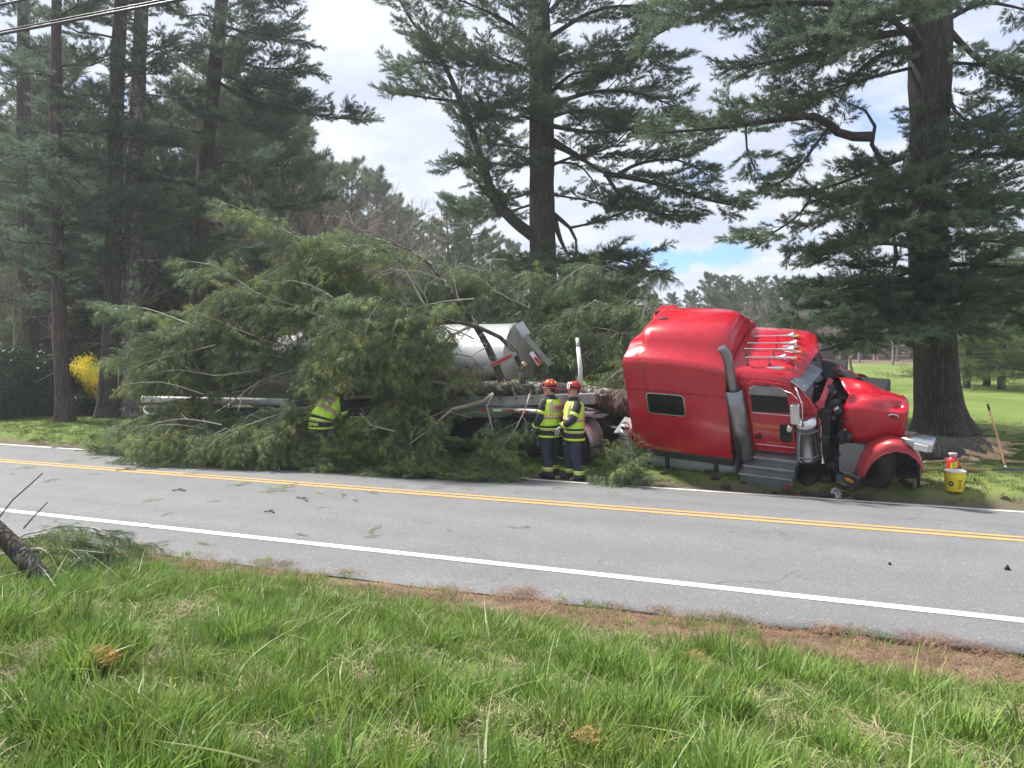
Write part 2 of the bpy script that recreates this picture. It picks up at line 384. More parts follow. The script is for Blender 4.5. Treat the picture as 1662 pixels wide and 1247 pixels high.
def road_mat():
    m = bpy.data.materials.new('asphalt'); m.use_nodes = True; t = m.node_tree; b = t.nodes['Principled BSDF']
    tc = N(t, 'ShaderNodeTexCoord'); o = tc.outputs['Object']
    fine = noise_tex(t, o, 55, 5, .85); mid = noise_tex(t, o, 1.2, 6, .6, .3)
    mp = N(t, 'ShaderNodeMapping'); mp.inputs['Scale'].default_value = (.12, 1.6, 1); t.links.new(o, mp.inputs[0]); st = noise_tex(t, mp.outputs[0], 1.0, 5, .6)
    vo = N(t, 'ShaderNodeTexVoronoi'); vo.inputs['Scale'].default_value = 62; t.links.new(o, vo.inputs['Vector'])
    c = ramp(t, fine, [(.30, (.085, .088, .092)), (.5, (.165, .168, .172)), (.70, (.30, .302, .30))])
    c = mixc(t, ramp(t, vo.outputs['Color'], [(.74, (0,) * 3), (.84, (.55,) * 3)]), c, (.42, .415, .40))
    c = mixc(t, .45, c, ramp(t, math_node(t, 'ADD', math_node(t, 'MULTIPLY', mid, .5), math_node(t, 'MULTIPLY', st, .5)), [(.35, (.125, .13, .134)), (.65, (.205, .207, .207))]))
    sp = N(t, 'ShaderNodeSeparateXYZ'); t.links.new(o, sp.inputs[0]); tr = None
    for pc in (8.75, 10.35, 12.2, 13.3):
        g = math_node(t, 'SUBTRACT', 1.0, math_node(t, 'MULTIPLY', math_node(t, 'ABSOLUTE', math_node(t, 'SUBTRACT', sp.outputs[1], pc)), 2.6)); g = math_node(t, 'MAXIMUM', g, 0.0); tr = g if tr is None else math_node(t, 'ADD', tr, g)
    c = mixc(t, math_node(t, 'MULTIPLY', tr, math_node(t, 'MULTIPLY', st, .42)), c, (.13, .132, .135))
    vc = N(t, 'ShaderNodeTexVoronoi', feature='DISTANCE_TO_EDGE'); vc.inputs['Scale'].default_value = .55
    dn = N(t, 'ShaderNodeTexNoise'); dn.inputs['Scale'].default_value = 1.6; dn.inputs['Detail'].default_value = 6; t.links.new(o, dn.inputs['Vector'])
    mv = N(t, 'ShaderNodeVectorMath', operation='ADD'); ms = N(t, 'ShaderNodeVectorMath', operation='SCALE'); ms.inputs['Scale'].default_value = 1.1; t.links.new(dn.outputs['Color'], ms.inputs[0]); t.links.new(o, mv.inputs[0]); t.links.new(ms.outputs[0], mv.inputs[1]); t.links.new(mv.outputs[0], vc.inputs['Vector'])
    ck = math_node(t, 'MULTIPLY', ramp(t, vc.outputs['Distance'], [(.003, (1,) * 3), (.009, (0,) * 3)]), ramp(t, noise_tex(t, o, .45, 3), [(.50, (0,) * 3), (.62, (.75,) * 3)]))
    c = mixc(t, ck, c, (.06, .06, .06))
    t.links.new(c, b.inputs['Base Color']); b.inputs['Roughness'].default_value = .82; b.inputs['Specular IOR Level'].default_value = .35
    bn = N(t, 'ShaderNodeBump'); bn.inputs['Strength'].default_value = .5; bn.inputs['Distance'].default_value = .008; t.links.new(fine, bn.inputs['Height']); t.links.new(bn.outputs[0], b.inputs['Normal'])
    return m
def strip(name, m, p0, p1, s0=-150, s1=70, dz=0., nseg=None, edge=0., label=None, ps=None):
    """sheet following the road's cross-section; local x runs along the road"""
    ss = list(np.arange(-30, 14, .22)); ss = [s0] + list(np.arange(s0 + 5, -30, 5.)) + ss + list(np.arange(14, s1, 4.))
    ps = ps or [p0, p1]; vs = []
    for i, p in enumerate(ps):
        for s in ss:
            q = p
            if edge and i == 0: q += edge * (fbm(s, 1.7, 1.1) + .4 * fbm(s, 9, 5)) + .16 * smooth(-6, 4, s) 
            if edge and i == len(ps) - 1: q += edge * (fbm(s, 5.7, 1.1) + .4 * fbm(s, 3, 5))
            vs.append((s, q, road_z(q) + dz - (.03 if edge and i in (0, len(ps) - 1) else 0)))
    k = len(ss)
    me = bpy.data.meshes.new(name); me.from_pydata(vs, [], [(i * k + j, i * k + j + 1, (i + 1) * k + j + 1, (i + 1) * k + j) for i in range(len(ps) - 1) for j in range(k - 1)])
    me.materials.append(m); me.polygons.foreach_set('use_smooth', [True] * len(me.polygons))
    o = link(bpy.data.objects.new(name, me)); o.rotation_euler = (0, 0, -ROAD_A)
    return tag(o, kind='structure')
ROADM = road_mat()
strip('road', ROADM, 0, 0, edge=.10, ps=[6.95, 7.05] + list(np.arange(7.4, 11.3, .6)) + list(np.arange(11.3, 14.3, .3)) + [14.42])
def paint_mat(name, col):
    m = bpy.data.materials.new(name); m.use_nodes = True; t = m.node_tree; b = t.nodes['Principled BSDF']; tc = N(t, 'ShaderNodeTexCoord'); o = tc.outputs['Object']
    w = math_node(t, 'ADD', math_node(t, 'MULTIPLY', noise_tex(t, o, 70, 4, .75), .6), math_node(t, 'MULTIPLY', noise_tex(t, o, 3, 5, .6), .4))
    c = mixc(t, ramp(t, w, [(.52, (0,) * 3), (.60, (.85,) * 3)]), col, (.26, .26, .25)); t.links.new(c, b.inputs['Base Color']); b.inputs['Roughness'].default_value = .7
    return m
WHITE_P = paint_mat('white_road_paint', (.74, .74, .69)); YEL_P = paint_mat('yellow_road_paint', (.60, .33, .10))
strip('white_road_marking', WHITE_P, 7.83, 7.97, dz=.005)
strip('yellow_road_marking', YEL_P, 11.04, 11.15, dz=.005); strip('yellow_road_marking', YEL_P, 11.24, 11.35, dz=.005)
strip('white_road_marking', WHITE_P, 13.94, 14.07, dz=.006)

# ------------------------------------------------------------------ foliage prototypes
def spray_mesh(name, m, seed, L=.42, nt=9, nn=20, nl=.095, nw=.0042, droop=.0, tw=.14, wood=True):
    r = random.Random(seed); vs = []; fs = []; mi = []
    def needle(b, d, l, w):
        d = d.normalized(); sd = d.cross(Vector((r.uniform(-1, 1), r.uniform(-1, 1), r.uniform(-1, 1)))).normalized() * w / 2
        i = len(vs); vs.extend([b - sd, b + sd, b + d * l + Vector((0, 0, -droop * l))]); fs.append((i, i + 1, i + 2)); mi.append(0)
    def twig(a, b, w):
        d = (b - a).normalized(); x = d.orthogonal().normalized() * w; y = d.cross(x); i = len(vs)
        vs.extend([a + x, a - x * .5 + y * .87, a - x * .5 - y * .87, b]); fs.extend([(i, i + 1, i + 3), (i + 1, i + 2, i + 3), (i + 2, i, i + 3)]); mi.extend([1] * 3)
    if wood: twig(Vector((0, 0, 0)), Vector((0, L, 0)), .006)
    for k in range(nt):
        t = (k + .5) / nt; base = Vector((0, L * (t * .9 + .05), 0)); sgn = 1 if k % 2 else -1
        ang = math.radians(r.uniform(25, 60)) * sgn * (1 if k < nt - 1 else .1)
        d = Vector((math.sin(ang), math.cos(ang), r.uniform(-.25, .35))).normalized(); tl = tw * r.uniform(.7, 1.3)
        tip = base + d * tl
        if wood: twig(base, tip, .0035)
        for j in range(nn):
            u = r.uniform(.25, 1.0); rad = Vector((r.gauss(0, 1), r.gauss(0, 1), r.gauss(0, 1))); rad = (rad - d * rad.dot(d)).normalized()
            needle(base + d * tl * u, d * r.uniform(.5, 1.1) + rad * r.uniform(.3, .9), nl * r.uniform(.75, 1.15), nw)
    return proto(name, vs, fs, [m, TWIG], mi)
def far_mesh(name, m, seed, n=90, L=1.0, nl=.3, nw=.03):
    r = random.Random(seed); vs = []; fs = []
    for k in range(n):
        t = r.random(); b = Vector((r.gauss(0, .20) * (1.1 - t), L * t, r.gauss(0, .08)))
        d = Vector((b.x * 2.2 + r.gauss(0, .3), .6 + r.gauss(0, .3), r.gauss(.15, .35))).normalized(); sd = d.cross(Vector((r.gauss(0, 1), r.gauss(0, 1), r.gauss(0, 1)))).normalized() * nw / 2
        l = nl * r.uniform(.6, 1.2); i = len(vs); vs.extend([b - sd, b + sd, b + d * l]); fs.append((i, i + 1, i + 2))
    return proto(name, vs, fs, m)
SPR = [spray_mesh('needle_spray_%d' % i, NEEDLE, 10 + i, nw=.011, nn=28, nt=12, L=.5, nl=.11, tw=.17) for i in range(3)]
SPR_L = [spray_mesh('needle_spray_left_%d' % i, NEEDLE_L, 20 + i, nw=.012, nn=28, nt=12, L=.5, nl=.115, tw=.17) for i in range(3)]
SPR_F = [spray_mesh('needle_spray_fallen_%d' % i, NEEDLE_F, 30 + i, nw=.0066, droop=.7, nl=.13, nn=20) for i in range(3)]
SPR_Y = [spray_mesh('needle_spray_sunlit_%d' % i, NEEDLE_Y, 40 + i, nw=.0066, droop=.6, nl=.13, nn=22) for i in range(3)]
FAR = [far_mesh('distant_tuft_%d' % i, NEEDLE_D, 50 + i, n=190, nw=.045) for i in range(3)]
FAR_S = [far_mesh('spruce_tuft_%d' % i, SPRUCE_Y, 60 + i, n=80, nl=.16, nw=.014) for i in range(2)]

class Fol:
    def __init__(s): s.p = []; s.d = []; s.s = []
    def add(s, p, d, sc): s.p.append(tuple(p)); s.d.append(tuple(d)); s.s.append(sc)
    def build(s, name, protos, parent, rng, **tags):
        if not s.p: return None
        e = dirs_to_euler(s.d, np.array([rng.gauss(0, .5) for _ in s.p]))
        return scatter(name, s.p, e, s.s, protos, parent, kind='stuff', **tags)

def resample(pts, step):
    pts = [Vector(p) for p in pts]; out = [pts[0].copy()]
    # Catmull-Rom through the points
    n = len(pts)
    for i in range(n - 1):
        p0 = pts[max(i - 1, 0)]; p1 = pts[i]; p2 = pts[i + 1]; p3 = pts[min(i + 2, n - 1)]
        m = max(1, int((p2 - p1).length / step))
        for k in range(1, m + 1):
            t = k / m; t2 = t * t; t3 = t2 * t
            out.append(.5 * ((2 * p1) + (p2 - p0) * t + (2 * p0 - 5 * p1 + 4 * p2 - p3) * t2 + (3 * p1 - p0 - 3 * p2 + p3) * t3))
    return out

def branch(mb, fol, pts, r0, r1, side, rng, start=.25, step=.42, depth=1, up=.12, sides=7, spread=.6, scale=1., sag=.0, flat=.35, mi=0, wood2=True, dens=1.):
    """a limb with side branches; needle sprays are put on the outer twigs"""
    pts = resample(pts, .3 if depth else .25); n = len(pts)
    L = sum((pts[i + 1] - pts[i]).length for i in range(n - 1))
    if L < .05: return
    if mb is not None: mb.tube(pts, [r0 + (r1 - r0) * (i / (n - 1)) ** .8 for i in range(n)], sides, cap=False, mi=mi)
    acc = 0; nxt = L * start; k = rng.randint(0, 1)
    for i in range(n - 1):
        seg = pts[i + 1] - pts[i]; sl = seg.length
        if sl < 1e-6: continue
        d = seg / sl
        while acc + sl >= nxt:
            t = nxt / L; pos = pts[i] + d * (nxt - acc); k += 1
            lat = d.cross(Vector((0, 0, 1)))
            if lat.length < .2: lat = Vector((rng.uniform(-1, 1), rng.uniform(-1, 1), 0))
            lat.normalize(); upv = lat.cross(d)
            a = (0 if k % 2 else math.pi) + rng.gauss(0, spread)
            sd = lat * math.cos(a) + upv * math.sin(a) * flat
            if depth > 0:
                prof = (.35 + .65 * math.sin(math.pi * min(1, .25 + .8 * (t - start) / (1 - start + 1e-6)))) * rng.uniform(.6, 1.15)
                sl2 = side * prof
                dd = (d * rng.uniform(.5, .95) + sd).normalized() + Vector((0, 0, up * rng.uniform(.2, 1.3)))
                q = [pos, pos + dd * sl2 * .5 + Vector((0, 0, -sag * sl2 * .15)), pos + dd * sl2 + Vector((0, 0, (up * .6 - sag) * sl2 * .5))]
                branch(mb if wood2 or depth > 1 else None, fol, q, max(.006, min(r0 * .4, .012 * sl2 + .004)), .003, side * .38, rng, .22, step * .62, depth - 1, up, 3, spread, scale, sag, flat, mi, wood2, dens)
                nxt += step * rng.uniform(.7, 1.3) / dens
            else:
                fd = (d * rng.uniform(.5, 1) + sd * rng.uniform(.4, .9) + Vector((0, 0, up * rng.uniform(-.5, 1.8) - sag * .5))).normalized()
                if fol is not None: fol.add(pos, fd, scale * rng.uniform(.75, 1.25))
                nxt += step * rng.uniform(.7, 1.3) / dens
        acc += sl
    if fol is not None: fol.add(pts[-1], ((pts[-1] - pts[-2]).normalized() + Vector((0, 0, up))).normalized(), scale * rng.uniform(.8, 1.2))

def trunk_mesh(mb, pts, radii, sides=28, rough=.08, seed=0, flare=0., step=.25):
    P0 = [Vector(p) for p in pts]; R = resample(P0, step); n = len(R)
    cum = [0]
    for i in range(1, len(P0)): cum.append(cum[-1] + (P0[i] - P0[i - 1]).length)
    tot = cum[-1]; c2 = [0]
    for i in range(1, n): c2.append(c2[-1] + (R[i] - R[i - 1]).length)
    rad = [float(np.interp(c * tot / c2[-1], cum, radii)) for c in c2]
    def jit(i, k, a, p, r):
        h = c2[i]; fl = flare * math.exp(-h / .38) * (1 + .45 * math.sin(a * 5 + seed) + .2 * math.sin(a * 3 + seed * 2))
        ridg = mnoise.noise(Vector((math.cos(a) * r * 9, math.sin(a) * r * 9, h * .9 + seed * 11)))
        ridg2 = mnoise.noise(Vector((math.cos(a) * r * 22, math.sin(a) * r * 22, h * 2.2 + seed * 5)))
        return r * (1 + rough * ridg + rough * .6 * ridg2) + fl
    mb.tube(R, rad, sides, cap=False, jitter=jit)

# ------------------------------------------------------------------ grass
GRASS = mat('grass_blade', (.185, .29, .055), .5, var=.2, vscale=2, trans=.35, per_inst=.7, spec=.3)
GRASS_L = mat('grass_blade_pale', (.26, .31, .12), .45, var=.2, vscale=2, trans=.3, per_inst=.4, spec=.4)
STRAW = mat('dry_straw', (.27, .23, .13), .8, var=.3, vscale=4, per_inst=.5)
LITTER = mat('brown_pine_litter', (.24, .145, .09), .8, var=.35, vscale=4, per_inst=.7)
LEAFY = mat('ground_leaf', (.10, .19, .03), .5, var=.2, vscale=4, trans=.3, per_inst=.5)
DULL = mat('verge_grass', (.10, .155, .035), .6, var=.3, vscale=1, trans=.25, per_inst=.6)
def grass_proto(name, m, seed, n, h, w, spread, bend, segs=3, tilt=.25):
    r = random.Random(seed); vs = []; fs = []
    for k in range(n):
        a = r.uniform(0, 6.283); rr = spread * math.sqrt(r.random()); b = Vector((math.cos(a) * rr, math.sin(a) * rr, -.01))
        out = Vector((math.cos(a + r.gauss(0, .7)), math.sin(a + r.gauss(0, .7)), 0)); hh = h * r.uniform(.5, 1.2); bd = bend * r.uniform(.2, 1.4)
        sd = Vector((-out.y, out.x, 0)); sd = (sd + out * r.gauss(0, .5)).normalized() * w * r.uniform(.7, 1.2) / 2; i = len(vs)
        for q in range(segs + 1):
            t = q / segs; c = b + out * (tilt * hh * t + bd * hh * t * t) + Vector((0, 0, hh * (t - .45 * bd * t * t)))
            ww = (1 - t ** 1.6)
            if q < segs: vs.extend([c - sd * ww, c + sd * ww])
            else: vs.append(c)
        for q in range(segs - 1): fs.append((i + 2 * q, i + 2 * q + 1, i + 2 * q + 3, i + 2 * q + 2))
        fs.append((i + 2 * segs - 2, i + 2 * segs - 1, i + 2 * segs))
    return proto(name, vs, fs, m)
def flat_proto(name, m, seed, n, l, w, spread, lift=.03):
    r = random.Random(seed); vs = []; fs = []
    for k in range(n):
        a = r.uniform(0, 6.283); rr = spread * math.sqrt(r.random()); b = Vector((math.cos(a) * rr, math.sin(a) * rr, r.uniform(0, lift)))
        t = r.uniform(0, 6.283); d = Vector((math.cos(t), math.sin(t), r.gauss(0, .25))); ll = l * r.uniform(.5, 1.2); sd = Vector((-d.y, d.x, r.gauss(0, .3))).normalized() * w / 2
        i = len(vs); c = b + d * ll * .5 + Vector((0, 0, r.uniform(0, .015))); e = b + d * ll
        vs.extend([b - sd, b + sd, c + sd, c - sd, e]); fs.extend([(i, i + 1, i + 2, i + 3), (i + 3, i + 2, i + 4)])
    return proto(name, vs, fs, m)
LUSH = [grass_proto('lush_grass_%d' % i, GRASS, 70 + i, 24, .145, .0092, .065, .38) for i in range(3)]
LONG = [grass_proto('arching_grass_%d' % i, GRASS_L, 80 + i, 6, .22, .0085, .05, .8, 5) for i in range(2)]
SHORT = [grass_proto('short_grass_%d' % i, GRASS, 90 + i, 30, .085, .0045, .08, .5, 2) for i in range(2)]
DRY = [flat_proto('dry_grass_%d' % i, STRAW, 100 + i, 24, .12, .0045, .11, .02) for i in range(2)]
LITP = [flat_proto('needle_litter_%d' % i, LITTER, 110 + i, 70, .09, .0024, .12, .008) for i in range(2)]
CLOV = [flat_proto('small_leaves_%d' % i, LEAFY, 120 + i, 26, .022, .016, .07, .06) for i in range(2)]
VERG = [grass_proto('verge_tuft_%d' % i, DULL, 130 + i, 26, .075, .008, .12, .4, 2) for i in range(2)]

def scatter_ground(name, n, region, accept, protos, sc, seed, dz=0., rnd=.35, tilt=.12, label=None):
    r = np.random.RandomState(seed); pts = []; eu = []; ss = []
    (x0, x1, y0, y1) = region; tries = 0
    while len(pts) < n and tries < n * 12:
        tries += 1; x = r.uniform(x0, x1); y = y0 + (y1 - y0) * r.uniform(0, 1) ** 1.0
        a = accept(x, y)
        if a <= 0 or r.rand() > a: continue
        z = G(x, y); s, p = sp_of(x, y)
        if 6.98 < p < 14.35: z = max(z, road_z(p))
        pts.append((x, y, z + dz)); eu.append((r.normal(0, tilt), r.normal(0, tilt), r.uniform(0, 6.283))); ss.append(sc * (1 + rnd * r.uniform(-1, 1)) * (.6 + .4 * min(1, a)) * ((.55 + .75 * smooth(-.2, .25, fbm(x, y + 3, 2.6))) if name == 'lush_grass' else 1))
    return scatter(name, pts, eu, ss, protos, None, kind='stuff', label=label)
def inview(x, y, m=.4): return abs(x) < .70 * y + m
def lushness(x, y): return .5 + 1.0 * fbm(x, y, 1.05) + 1.1 * fbm(x + 9, y, 3.6)
def edge_p(x, y, off=0): s, p = sp_of(x, y); return 6.38 + .34 * fbm(x, y, .9) - .35 * smooth(-6, 3, s) + off - p
NEARR = (-8.5, 6.5, 2.0, 12)
def acc_lush(x, y):
    if not inview(x, y): return 0
    e = edge_p(x, y); k = smooth(-.05, .35, e); return k * smooth(.25, .85, lushness(x, y) + .15 * smooth(-1, -5, x))
def acc_short(x, y): return (inview(x, y) and smooth(-.35, .2, edge_p(x, y))) * (.75) 
def acc_dry(x, y): return (inview(x, y) and smooth(-.2, .3, edge_p(x, y))) * (.25 + .75 * smooth(.6, .2, lushness(x, y)))
def acc_lit(x, y):
    s, p = sp_of(x, y)
    if not inview(x, y) or p > 7.12 + .1 * fbm(x, y, 3) + .08 * smooth(-6, 3, s): return 0
    if p > 6.98 and fbm(x, y, 2.5) < .02: return 0
    return smooth(.3, -.1, edge_p(x, y)) * smooth(-10, -6.5, s) * smooth(-.25, .1, fbm(x, y, 1.7) + .25 * smooth(-2, 2, s))
scatter_ground('lush_grass', 6200, NEARR, acc_lush, LUSH, 1.0, 1, rnd=.45, label='tall fresh green spring grass on the near bank')
scatter_ground('arching_grass', 1000, NEARR, acc_lush, LONG, 1.0, 2, rnd=.5, tilt=.25, label='pale arching grass blades on the near bank')
scatter_ground('short_grass', 7000, NEARR, acc_short, SHORT, 1.0, 3, label='short green grass on the near bank')
scatter_ground('dry_grass', 2300, NEARR, acc_dry, DRY, .9, 4, label='dry tan grass lying among the green on the near bank')
scatter_ground('small_weeds', 900, NEARR, lambda x, y: acc_short(x, y) * smooth(.05, .3, fbm(x, y + 5, .8)), CLOV, 1.0, 5, label='small leafy weeds among the grass on the near bank')
scatter_ground('pine_litter', 1700, NEARR, acc_lit, LITP, 1.0, 6, dz=.002, tilt=.1, label='brown pine needle litter along the near edge of the road')
scatter_ground('edge_grass', 900, NEARR, lambda x, y: inview(x, y) * (1 if -.9 < edge_p(x, y) < 0.05 and sp_of(x, y)[1] < 7.05 else 0) * smooth(-.1, .2, fbm(x, y, 2)), SHORT, 1.1, 7, tilt=.3, label='sparse grass tufts in the needle litter')
def acc_verge(x, y):
    s, p = sp_of(x, y); n = fbm(x, y, .9)
    if p < 14.55 + .3 * n + .2 * smooth(0, 8, s): return 0
    return inview(x, y, 1) * smooth(30, 17, p) * (.5 + .5 * smooth(-.3, .2, n))
scatter_ground('verge_grass', 13000, (-20, 17, 12, 30), acc_verge, VERG, 1.0, 8, rnd=.5, label='short grass of the verge beyond the road')

DEADL = mat('dead_leaf', (.22, .13, .07), .8, var=.4, vscale=3, per_inst=.7)
DL = [flat_proto('dead_leaves_%d' % i, DEADL, 180 + i, 4, .028, .013, .12, .01) for i in range(2)]
scatter_ground('dead_leaves', 130, NEARR, lambda x, y: inview(x, y) * smooth(-.5, 0, edge_p(x, y)), DL, 1.0, 9, dz=.01, rnd=.4, tilt=.08, label='brown dead leaves and scraps lying in the near grass')
DEB = [flat_proto('green_debris_%d' % i, NEEDLE_Y, 190 + i, 16, .06, .0035, .09, .004) for i in range(2)]
def acc_deb(x, y):
    s, p = sp_of(x, y)
    if not 7.6 < p < 14.3 or not -14 < s < 2.5: return 0
    return (.06 + .94 * smooth(11.0, 14, p)) * smooth(-.15, .25, fbm(x, y, 1.6)) * smooth(2.5, -1, s)
scatter_ground('needle_debris', 420, (-15, 4, 7, 20), acc_deb, DEB, .8, 10, dz=.008, rnd=.5, tilt=.02, label='thin scatter of loose green needles on the asphalt before the fallen pine')

# ------------------------------------------------------------------ standing pines
def rel(pts, b): return [Vector(p) - b for p in pts]
def make_pine(name, label, trunk_px, radii, protos, seed, limbs=(), rand=None, bark=None, group=None, top=None, flare=.25, sides=32, step=.42, side=1.5, scale=1., cat='tree', pin=None):
    """trunk_px: (px, py, Z) from the base up; limbs: ([(px,py,Z)..], r0, side)"""
    rng = random.Random(seed); bark = bark or BARK
    W = [P(*q) for q in trunk_px]
    base = W[0].copy(); base.z = G(base.x, base.y) - .05; W[0] = Vector((W[0].x, W[0].y, base.z))
    if top is not None:
        d = (W[-1] - W[-2]).normalized(); W.append(W[-1] + d * top); radii = list(radii) + [radii[-1] * .35]
    T = rel(W, base); root = thing(name, label, cat, base, 0, group)
    mb = MB(); trunk_mesh(mb, T, radii, sides, .07, seed, flare); mb.build('trunk', bark, root, smooth=True)
    fol = Fol(); R = resample(T, .3)
    for lp, r0, sd in limbs:
        m = MB(); q = rel([P(*a) for a in lp], base)
        branch(m, fol, q, r0, .02, sd, rng, .12 if sd else 2, step, 1, .12, 8, scale=scale)
        m.build('limb', bark, root, smooth=True)
    if rand:
        h0, h1, Lf, dens, updeg = rand['h0'], rand['h1'], rand['L'], rand['dens'], rand.get('up', 8)
        h = h0; a = rng.uniform(0, 6.28)
        while h < h1:
            c = min(R, key=lambda v: abs(v.z - h)); L = Lf(h) * rng.uniform(.7, 1.15); a += 2.4 + rng.gauss(0, .5)
            if rand.get('avoid') and rand['avoid'](a % 6.283, h): h += .1 / dens; continue
            e = math.radians(updeg + rng.gauss(0, 9)); d = Vector((math.cos(a) * math.cos(e), math.sin(a) * math.cos(e), math.sin(e)))
            q = [c, c + d * L * .35 + Vector((0, 0, .0)), c + d * L * .7 - Vector((0, 0, L * .04)) + Vector((rng.gauss(0, .1), rng.gauss(0, .1), 0)) * L * .5, c + d * L + Vector((0, 0, L * .03))]
            m = MB(); branch(m, fol, q, .02 + .013 * L, .015, side * min(1, L / 3), rng, .25, step, 1, .12, 6, scale=scale)
            m.build('limb', bark, root, smooth=True); h += rng.uniform(.6, 1.4) / dens
        # dead stubs below the crown
        for k in range(rand.get('stubs', 6)):
            h = rng.uniform(.25, 1) * h0; c = min(R, key=lambda v: abs(v.z - h)); a = rng.uniform(0, 6.28); d = Vector((math.cos(a), math.sin(a), rng.uniform(-.2, .2)))
            L = rng.uniform(.5, 1.6); m = MB(); branch(m, None, [c, c + d * L * .5, c + d * L + Vector((0, 0, -.1))], .02, .006, .5, rng, .4, .5, 0, 0, 5)
            m.build('dead_limb', TWIG, root)
    fol.build('crown', protos, root, rng); return root

# the big middle pine, with its leaning second stem
Z = 27
A_limbs = [
    ([(872, 388, Z), (830, 355, Z - .2), (800, 315, Z - .3), (775, 240, Z - .6), (750, 170, Z - .8), (715, 95, Z - 1), (665, 30, Z - 1.2), (640, -20, Z - 1.4)], .23, 1.7),
    ([(790, 280, Z - .3), (760, 265, Z - 1.0), (735, 275, Z - 1.6)], .05, .9), ([(775, 240, Z), (765, 200, Z), (790, 175, Z + .3), (830, 165, Z + .5)], .07, 1.2),
    ([(745, 165, Z - .8), (700, 160, Z - 1.1), (640, 150, Z - 1.3)], .06, 1.4), ([(735, 110, Z - .9), (690, 100, Z - 1), (650, 110, Z - 1.1)], .05, 1.2),
    ([(882, 90, Z), (830, 40, Z - .7), (770, 10, Z - 1), (690, -20, Z - 1.2)], .08, 2.0), ([(880, 140, Z), (850, 110, Z - 1.5), (800, 90, Z - 2.8)], .08, 1.8),
    ([(880, 200, Z), (850, 190, Z - 1), (810, 195, Z - 2.2)], .07, 1.6), ([(878, 255, Z), (840, 270, Z - .8), (800, 265, Z - 1.8)], .06, 1.4),
    ([(878, 305, Z), (840, 320, Z + .8), (790, 330, Z + 1.2)], .06, 1.2), ([(895, 150, Z), (930, 120, Z - 1.4), (985, 115, Z - 2.2)], .09, 1.8),
    ([(895, 190, Z), (930, 180, Z - 1.6), (965, 180, Z - 2.6), (1000, 190, Z - 3)], .09, 1.8), ([(893, 60, Z), (960, 20, Z - .6), (1030, 10, Z - 1), (1090, 30, Z - 1)], .10, 1.9),
    ([(893, 20, Z), (940, -30, Z), (1010, -50, Z)], .10, 2.0), ([(895, 110, Z), (960, 90, Z), (1030, 85, Z - .5), (1085, 110, Z - .6)], .10, 1.9),
    ([(897, 170, Z), (960, 150, Z - .5), (1030, 150, Z - .8), (1100, 175, Z - 1)], .10, 1.8),
    ([(898, 205, Z), (960, 215, Z - .4), (1030, 210, Z - .6), (1105, 200, Z - .8)], .09, 1.6),
    ([(898, 232, Z), (935, 252, Z - .5), (985, 285, Z - 1)], .17, 0),
    ([(980, 282, Z - 1), (1030, 290, Z - 1.2), (1090, 305, Z - 1.4), (1150, 325, Z - 1.5), (1195, 335, Z - 1.6)], .11, 1.7),
    ([(1000, 285, Z - 1), (1040, 265, Z - 1.4), (1100, 260, Z - 1.8), (1150, 285, Z - 2)], .08, 1.6), ([(985, 285, Z - 1), (1010, 320, Z - 1.3), (1060, 345, Z - 1.6), (1120, 350, Z - 1.6)], .08, 1.4),
    ([(898, 265, Z), (935, 266, Z), (960, 290, Z + .2), (975, 320, Z + .3)], .05, .8),
    ([(898, 348, Z), (925, 370, Z - .2), (935, 390, Z - .3), (934, 425, Z - .4)], .10, 0),
    ([(898, 350, Z), (910, 390, Z - .1), (930, 428, Z - .2)], .14, 0), ([(925, 370, Z - .2), (970, 360, Z - .6), (1010, 345, Z - .8), (1050, 330, Z - 1)], .05, .8),
    ([(898, 317, Z), (950, 325, Z - .4), (1010, 340, Z - .9)], .04, .8),
    ([(870, 330, Z), (800, 350, Z + 1), (760, 345, Z + 1.5), (735, 330, Z + 2)], .05, 1.1),
    ([(940, 430, Z - 1), (970, 420, Z - 2), (1010, 425, Z - 2.6), (1060, 445, Z - 3)], .06, 1.5),
    ([(900, 440, Z), (930, 430, Z - 2), (960, 450, Z - 4), (1000, 480, Z - 5)], .07, 1.5), ([(900, 480, Z), (940, 490, Z - 2.5), (990, 520, Z - 5), (1040, 540, Z - 6)], .06, 1.3),
    ([(895, 420, Z), (880, 430, Z - 2), (875, 460, Z - 4), (880, 500, Z - 5)], .06, 1.3), ([(900, 500, Z), (930, 525, Z - 2.5), (960, 545, Z - 4), (1000, 575, Z - 5)], .05, 1.0),
    ([(885, 520, Z), (875, 545, Z - 2), (868, 560, Z - 4), (872, 590, Z - 5)], .05, .9)]
make_pine('white_pine', 'big two stemmed pine in the middle of the picture behind the silver tanker', [(892, 640, Z), (886, 560, Z), (882, 450, Z), (880, 350, Z), (879, 200, Z), (876, 80, Z), (874, -20, Z)],
          [.56, .50, .47, .44, .42, .38, .33], SPR, 3, A_limbs, dict(h0=7.6, h1=17, L=lambda h: 3.4 - .12 * (h - 7), dens=1.3, up=10, stubs=3), top=5, flare=.35, side=1.6, step=.27)

